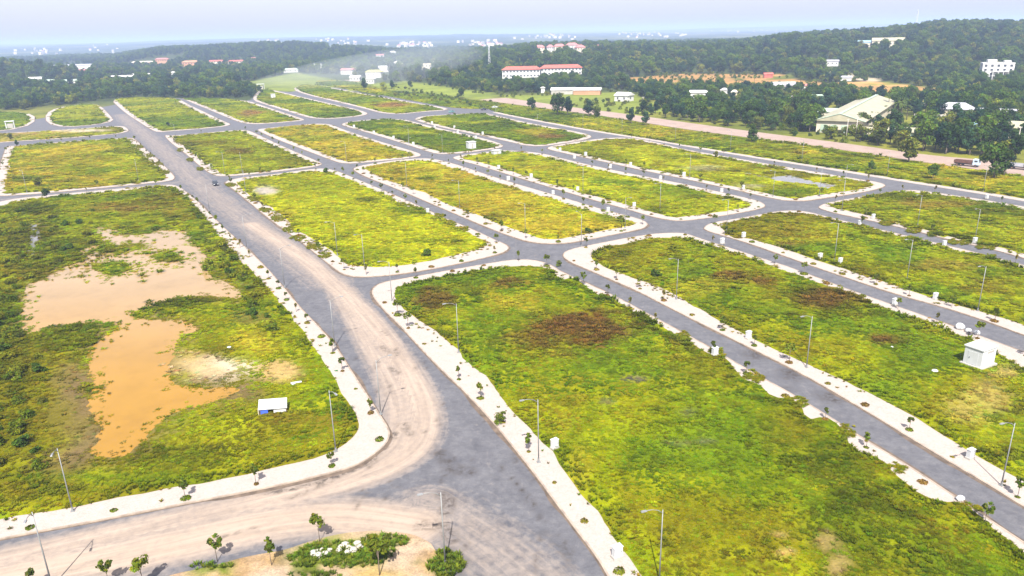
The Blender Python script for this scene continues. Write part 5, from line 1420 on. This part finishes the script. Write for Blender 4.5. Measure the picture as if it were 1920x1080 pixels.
for i in range(46):
    t = i / 45; px = 1470 + t * 175 + random.uniform(-5, 5); py = 236 + t * 30 + random.uniform(-8, 3)
    p = at(px, py); k = random.choice([1, 1, 2, 2, 0]); s = random.uniform(.9, 1.7)
    lb = ['dark green', 'yellow-green', 'olive'][k] + ' bush in the thicket before the long hall'
    place(BUSH[k], (p[0], p[1], -.1), random.uniform(0, 6), s, lb, lb)
p = at(1409, 267); place(CONE, (p[0], p[1], .1), 1.0, 1.0, 'dark cone-shaped tree standing on the dirt road edge')
for px, k, s, lab in [((120, 425), 0, .7, 'dark bush on the bank above the small pond'), ((100, 440), 1, .6, 'light bush beside the small pond'), ((130, 470), 0, .7, 'bush on the ochre pond shore'), ((40, 470), 2, .6, 'olive bush left of the small pond'), ((392, 508), 1, .8, 'bright bush jutting into the pond'), ((374, 412), 0, .5, 'dark bush on the avenue pavement edge of the pond plot'), ((800, 482), 0, .7, 'dark bush near the street corner of the vivid green plot'),
                      ((1103, 437), 0, .55, 'dark bush on the yellow plot corner'), ((1165, 418), 1, .6, 'light bush at the tip of the yellow plot'), ((1230, 520), 0, .7, 'dark bush on the kiosk plot edge'), ((1048, 500), 1, .4, 'bush in the pavement gap at the crossroads'), ((937, 795), 1, .45, 'rounded bush on the avenue pavement of the big plot'), ((610, 325), 0, .8, 'wide dark bush on the top edge of the vivid green plot')]:
    p = at(*px); place(BUSH[k], (p[0], p[1], .2), random.uniform(0, 6), s, lab)

rb = random.Random(5)
BUSH += [make_tree('bush', 'bush', 150 + k, H, R, .2, .06, 10, 460, .26, c, 3) for k, (H, R, c) in enumerate([(2.4, 2.0, (.12, .13, .008)), (2.8, 1.9, (.085, .115, .008))])]
GP = BL['pond block']['GW']
for (x0, x1, y0, y1, n, ph) in [(-15, 62, 400, 640, 55, 'left bank of the muddy pond'), (-20, 80, 640, 880, 26, 'dark grass left of the ochre mud'), (60, 180, 385, 500, 18, 'bank between the two ponds'), (375, 540, 430, 640, 26, 'weedy strip between pond and avenue')]:
    for i in range(n):
        px = rb.uniform(x0, x1); py = rb.uniform(y0, y1)
        if ph.startswith('weedy'): px = 395 + (py - 430) * .62 + rb.uniform(-25, 8)
        p = at(px, py)
        if not inpoly(GP, p[None, :2])[0] or water_sd(p[None, :2])[0] < 1.0 or polydist(GP, p[None, :2])[0] < .9: continue
        k = rb.choice([0, 1, 2, 3, 3, 4, 4]); s = rb.uniform(.4, .85)
        place(BUSH[k], (p[0], p[1], .25), rb.uniform(0, 6), (s * rb.uniform(1, 1.4), s, s * .8), ['dark green', 'light green', 'olive', 'yellow-green', 'mid-green'][k] + ' bush on the ' + ph, 'bushes on the ' + ph)
# palms
def make_palm(seed, H):
    r = random.Random(seed); root = tag(empty('palm_tree', (0, 0, 0)), 'x', 'palm')
    MB().tube([(0, 0, -.2), (.1, 0, H * .5), (.25, .05, H)], [.2, .15, .12], 6).build('trunk', M['bark'], root, True)
    V = []; F = []
    for k in range(15):
        t = k * 2.399; up = r.uniform(.1, 1.0); L = r.uniform(1.9, 2.6)
        for i in range(6):
            s = i / 5; d = L * s; z = H + up * math.sin(s * 2.0) * 1.1 - s * s * 1.6 * (1.3 - up); w = .32 * math.sin(math.pi * min(1, s * .85 + .12))
            cx, cy = .25 + math.cos(t) * d, math.sin(t) * d
            V += [(cx - math.sin(t) * w, cy + math.cos(t) * w, z - .12), (cx, cy, z), (cx + math.sin(t) * w, cy - math.cos(t) * w, z - .12)]
            if i:
                b0 = len(V) - 6; F += [(b0, b0 + 1, b0 + 4, b0 + 3), (b0 + 1, b0 + 2, b0 + 5, b0 + 4)]
    mesh_obj('fronds', V, F, M['leaf'], root, cols=np.tile(np.array([.05, .075, .02]), (len(V), 1)))
    return root
PALMS = [make_palm(1, 6.5), make_palm(2, 8.5), make_palm(3, 5.0)]
for (px, py, s, ph) in [(1210 + 0, 153, 1.0, 0), (1228, 153, 1.1, 0), (1245, 154, 1.0, 0), (1258, 155, 1.1, 0), (1272, 156, 1, 0), (1287, 158, 1, 0), (1313, 160, 1.1, 0), (1333, 160, 1, 0), (1380, 162, 1, 0), (1390, 164, 1.2, 0), (1414, 165, 1.1, 0), (1432, 166, 1.1, 0), (1444, 167, 1.1, 0), (1500, 170, 1.5, 0), (1524, 172, 1.6, 0), (1546, 172, 1.6, 0),
                        (1612, 180, 1.3, 1), (1632, 178, 1.1, 1), (1652, 182, 1.4, 1), (1675, 182, 1.3, 1), (1628, 236, .9, 2), (1640, 234, 1.0, 2), (1668, 232, 1.5, 2), (1680, 230, 1.6, 2), (1688, 226, 1.6, 2), (1700, 224, 1.5, 2), (1652, 222, 1.3, 2), (1664, 214, 1.4, 2), (1690, 208, 1.4, 2)]:
    g = on_ground(px, py); ph_ = ['row of palms along the orange soil clearing', 'palms on the orange soil behind the hall', 'palms crowding beside the long hall'][ph]
    place(random.choice(PALMS), (g[0], g[1], g[2] - .1), random.uniform(0, 6), s * random.uniform(.85, 1.1), ['palm in the row along the orange soil clearing', 'palm on the orange soil behind the hall roof', 'palm crowding beside the long pale hall'][ph], ph_)
    FOOT.append((g[0], g[1], 2, g[0], g[1]))

# woods: every tree has a spot; the 250 that show largest are objects, the rest one wood per kind
FO = np.array([(f[0], f[1], f[2]) for f in FOOT])
def allowed(P, px):
    ok = ~inpoly(DEV, P)
    ok &= ~inpoly(offset(DR if area(DR) > 0 else DR[::-1], -5), P)
    for Q in MEADOW + SOIL + SANDPATH: ok &= ~inpoly(Q, px)
    ok &= ~inpoly(verge, P) & ~inpoly(verge2, P)
    for bx_, by_, bw_, bd_ in FRONT:
        hp = 9.5 / bd_ * 1480 * (.3 if bx_ > 1480 else (.55 if bx_ > 980 else .85)); hw = bw_ / bd_ * 740 + 2
        ok &= ~((np.abs(px[:, 0] - bx_) < hw) & (px[:, 1] > by_ - 1) & (px[:, 1] < by_ + hp))
    for fx, fy, fr in FO:
        ok &= (P[:, 0] - fx) ** 2 + (P[:, 1] - fy) ** 2 > fr * fr
    return ok
def spots(y0, y1, s, r0, r1):
    gx, gy = np.meshgrid(np.arange(y1 * r0, y1 * r1, s), np.arange(y0, y1, s))
    P = np.stack([gx.ravel(), gy.ravel()], 1) + rng.uniform(-.45, .45, (gx.size, 2)) * s
    k = (P[:, 0] / P[:, 1] > r0) & (P[:, 0] / P[:, 1] < r1)
    return P[k]
BELT = [[(-80, 207), (40, 207), (110, 197), (170, 190), (200, 186), (330, 178), (420, 172), (480, 172), (500, 163), (430, 158), (330, 155), (0, 155), (-80, 155)],
        [(1155, 208), (1200, 215), (1290, 227), (1400, 243), (1480, 252), (1600, 268), (1760, 290), (1990, 312), (1990, 150), (1700, 150), (1560, 174), (1480, 172), (1250, 168), (1180, 170)],
        [(740, 152), (860, 168), (930, 176), (1040, 174), (1180, 168), (1260, 164), (1200, 140), (900, 120), (740, 130)],
        [(545, 160), (640, 150), (720, 158), (700, 140), (640, 130), (560, 140)]]
cand = []
P = spots(300, 780, 8.0, -.78, .76)
z = hfun(P[:, 0], P[:, 1]); px, _ = project(np.column_stack([P, z]))
k = np.zeros(len(P), bool)
for Q in BELT: k |= inpoly(Q, px)
k |= P[:, 1] > 690
k &= allowed(P, px)
dens = np.where(px[:, 0] > 1450, .8, .88); dens = np.where((px[:, 0] > 480) & (px[:, 0] < 740), .45, dens)
k &= rng.random(len(P)) < dens
near = np.column_stack([P, z])[k]
P = spots(780, 1450, 10.5, -.75, .75); z = hfun(P[:, 0], P[:, 1]); px, _ = project(np.column_stack([P, z]))
k = allowed(P, px) & (rng.random(len(P)) < .88)
mid = np.column_stack([P, z])[k]
P = spots(1450, 2700, 13.5, -.75, .75); z = hfun(P[:, 0], P[:, 1]); px, _ = project(np.column_stack([P, z]))
k = allowed(P, px) & (rng.random(len(P)) < .8)
for (cx, cy, sx, sy, n, ph) in TC: k &= ~((np.abs(px[:, 0] - cx) < sx * 1.5) & (px[:, 1] > cy - sy * 2) & (px[:, 1] < cy + sy * 1.2 + 3))
k &= (fbm(P[:, 0], P[:, 1], 220, 3, 14) > .38)
farw = np.column_stack([P, z])[k]
LMK = [(o.location.x, o.location.y, ' '.join(o['label'].split()[:11])) for o in COL.objects if o.parent is None and o.get('category') in ('hall', 'house', 'shed', 'hut', 'stall', 'utility pole', 'truck') and not o.name.startswith('town')]
near = near[np.argsort(np.hypot(near[:, 0], near[:, 1]))]
px, _ = project(near)
vis = (px[:, 0] > -25) & (px[:, 0] < 1945)
idx = np.nonzero(vis)[0][:250]
solo = near[idx]; rest = np.delete(near, idx, 0)
for q in solo:
    (px, py), _ = project(q)
    kk = int(rng.choice(5, p=[.3, .2, .2, .22, .08])) if px > 1400 else int(rng.choice(5, p=[.4, .2, .08, .3, .02]))
    s = random.uniform(.62, .98) * (1.2 if px > 1480 else 1)
    lab, grp = ('dark dense tree in the belt behind the left plots', 'trees of the left belt') if px < 500 else (('tree in the dark belt along the far side of the dirt road', 'trees of the dark belt') if px < 1480 else ('tree among the roofs behind the dirt road', 'trees among the roadside roofs'))
    if 500 <= px < 1000: lab, grp = 'tree in the hazy wood where the dirt road begins', 'trees at the dirt road head'
    kind_ = ['dark round', 'tall mid-green', 'olive', 'blue-green', 'pale green'][kk]
    j = min(range(len(LMK)), key=lambda i: (LMK[i][0] - q[0]) ** 2 + (LMK[i][1] - q[1]) ** 2)
    lab = kind_ + ' ' + lab.replace('dark dense ', '') if math.hypot(LMK[j][0] - q[0], LMK[j][1] - q[1]) > 45 else kind_ + ' tree near the ' + LMK[j][2]
    place(TREES[kk], (q[0], q[1], q[2] - .2), random.uniform(0, 6), (s, s, s * random.uniform(.85, 1.15)), lab, lab)

def wood(name, pts, smin, smax, label, srcs):
    """a wood too dense to count: crowns instanced on points"""
    grp = rng.integers(0, len(srcs), len(pts))
    for g_ in range(len(srcs)):
        Q = pts[grp == g_]
        if not len(Q): continue
        me = bpy.data.meshes.new(name); me.vertices.add(len(Q))
        Q = Q.copy(); Q[:, 2] -= 1.2
        me.vertices.foreach_set('co', Q.astype(np.float32).ravel())
        a = me.attributes.new('sc', 'FLOAT', 'POINT'); a.data.foreach_set('value', rng.uniform(smin, smax, len(Q)).astype(np.float32))
        a = me.attributes.new('rz', 'FLOAT', 'POINT'); a.data.foreach_set('value', (rng.random(len(Q)) * 6.283).astype(np.float32))
        o = bpy.data.objects.new(name, me); COL.objects.link(o)
        crown = [c for c in srcs[g_].children if c.name.startswith('crown')][0]
        ng = bpy.data.node_groups.new(name, 'GeometryNodeTree')
        ng.interface.new_socket('Geometry', in_out='INPUT', socket_type='NodeSocketGeometry')
        ng.interface.new_socket('Geometry', in_out='OUTPUT', socket_type='NodeSocketGeometry')
        N = ng.nodes.new
        gi, go, iop, oi = N('NodeGroupInput'), N('NodeGroupOutput'), N('GeometryNodeInstanceOnPoints'), N('GeometryNodeObjectInfo')
        oi.inputs['Object'].default_value = crown; oi.transform_space = 'ORIGINAL'; oi.inputs['As Instance'].default_value = True
        na, nb = N('GeometryNodeInputNamedAttribute'), N('GeometryNodeInputNamedAttribute')
        na.data_type = nb.data_type = 'FLOAT'; na.inputs[0].default_value = 'sc'; nb.inputs[0].default_value = 'rz'
        cx = N('ShaderNodeCombineXYZ')
        ng.links.new(gi.outputs[0], iop.inputs['Points']); ng.links.new(oi.outputs['Geometry'], iop.inputs['Instance'])
        ng.links.new(nb.outputs[0], cx.inputs[2]); ng.links.new(cx.outputs[0], iop.inputs['Rotation'])
        ng.links.new(na.outputs[0], iop.inputs['Scale']); ng.links.new(iop.outputs[0], go.inputs[0])
        md = o.modifiers.new('scatter', 'NODES'); md.node_group = ng
        tag(o, label, 'woodland', kind='stuff')
wood('woodland', rest, .7, 1.05, 'dense dark wood behind the roadside trees', TREES[:4])
wood('hill_woodland', mid, .7, 1.5, 'hazy wooded slopes and ridge behind the town edge', TREES[:4])
wood('far_woodland', farw, .95, 1.35, 'pale blue far woodland fading into haze', [TREES[0], TREES[1], TREES[3]])
# scrub on the open ground beyond the dirt road
P = spots(330, 900, 7, -.5, .74); z = hfun(P[:, 0], P[:, 1]); px, _ = project(np.column_stack([P, z]))
FRT = inpoly([(1465, 232), (1560, 250), (1640, 266), (1780, 292), (1960, 315), (1960, 296), (1760, 272), (1640, 250), (1570, 232), (1490, 216)], px)
k = (~inpoly(DEV, P)) & (~inpoly(offset(DR if area(DR) > 0 else DR[::-1], -2), P)) & (~inpoly(verge, P)) & ((fbm(P[:, 0], P[:, 1], 40, 3, 17) > .5) | FRT) & (rng.random(len(P)) < np.where(FRT, .95, .55)) & (px[:, 0] > 740)
for fx, fy, fr in FO: k &= (P[:, 0] - fx) ** 2 + (P[:, 1] - fy) ** 2 > (fr * .9) ** 2
wood('scrub', np.column_stack([P, z])[k] + (0, 0, 1.1), .5, 1.1, 'low scrub on open ground beyond the dirt road', BUSH)

# ------------------------------------------------------------------ the hazy air
m = bpy.data.materials.new('haze'); m.use_nodes = True; nt = m.node_tree
nt.nodes.clear()
out = nt.nodes.new('ShaderNodeOutputMaterial'); vol = nt.nodes.new('ShaderNodeVolumePrincipled')
vol.inputs['Color'].default_value = (.44, .55, .86, 1)
vol.inputs['Density'].default_value = 0.00020
vol.inputs['Anisotropy'].default_value = 0.0
nt.links.new(vol.outputs[0], out.inputs['Volume'])
tag(MB().box((0, 14800, 36.5), (33000, 31000, 107)).build('haze', m), 'thin pale blue haze in the air', 'haze', kind='stuff')
# drifting smoke where the dirt road leaves the wood
m = bpy.data.materials.new('smoke'); m.use_nodes = True; nt = m.node_tree
nt.nodes.clear()
out = nt.nodes.new('ShaderNodeOutputMaterial'); vol = nt.nodes.new('ShaderNodeVolumePrincipled')
vol.inputs['Color'].default_value = (.62, .66, .74, 1); vol.inputs['Density'].default_value = 0.0014
nt.links.new(vol.outputs[0], out.inputs['Volume'])
g = at(690, 152)
bm = bmesh.new(); bmesh.ops.create_icosphere(bm, subdivisions=3, radius=1)
me = bpy.data.meshes.new('smoke'); bm.to_mesh(me); bm.free(); me.materials.append(m)
o = bpy.data.objects.new('smoke', me); COL.objects.link(o); o.location = (g[0], g[1], 12); o.scale = (140, 150, 19); o.rotation_euler = (0, -.12, .3)
tag(o, 'thin pale smoke drifting over houses at the dirt road head', 'smoke', kind='stuff')
for o in bpy.data.objects:
    if '_used' in o: del o['_used']
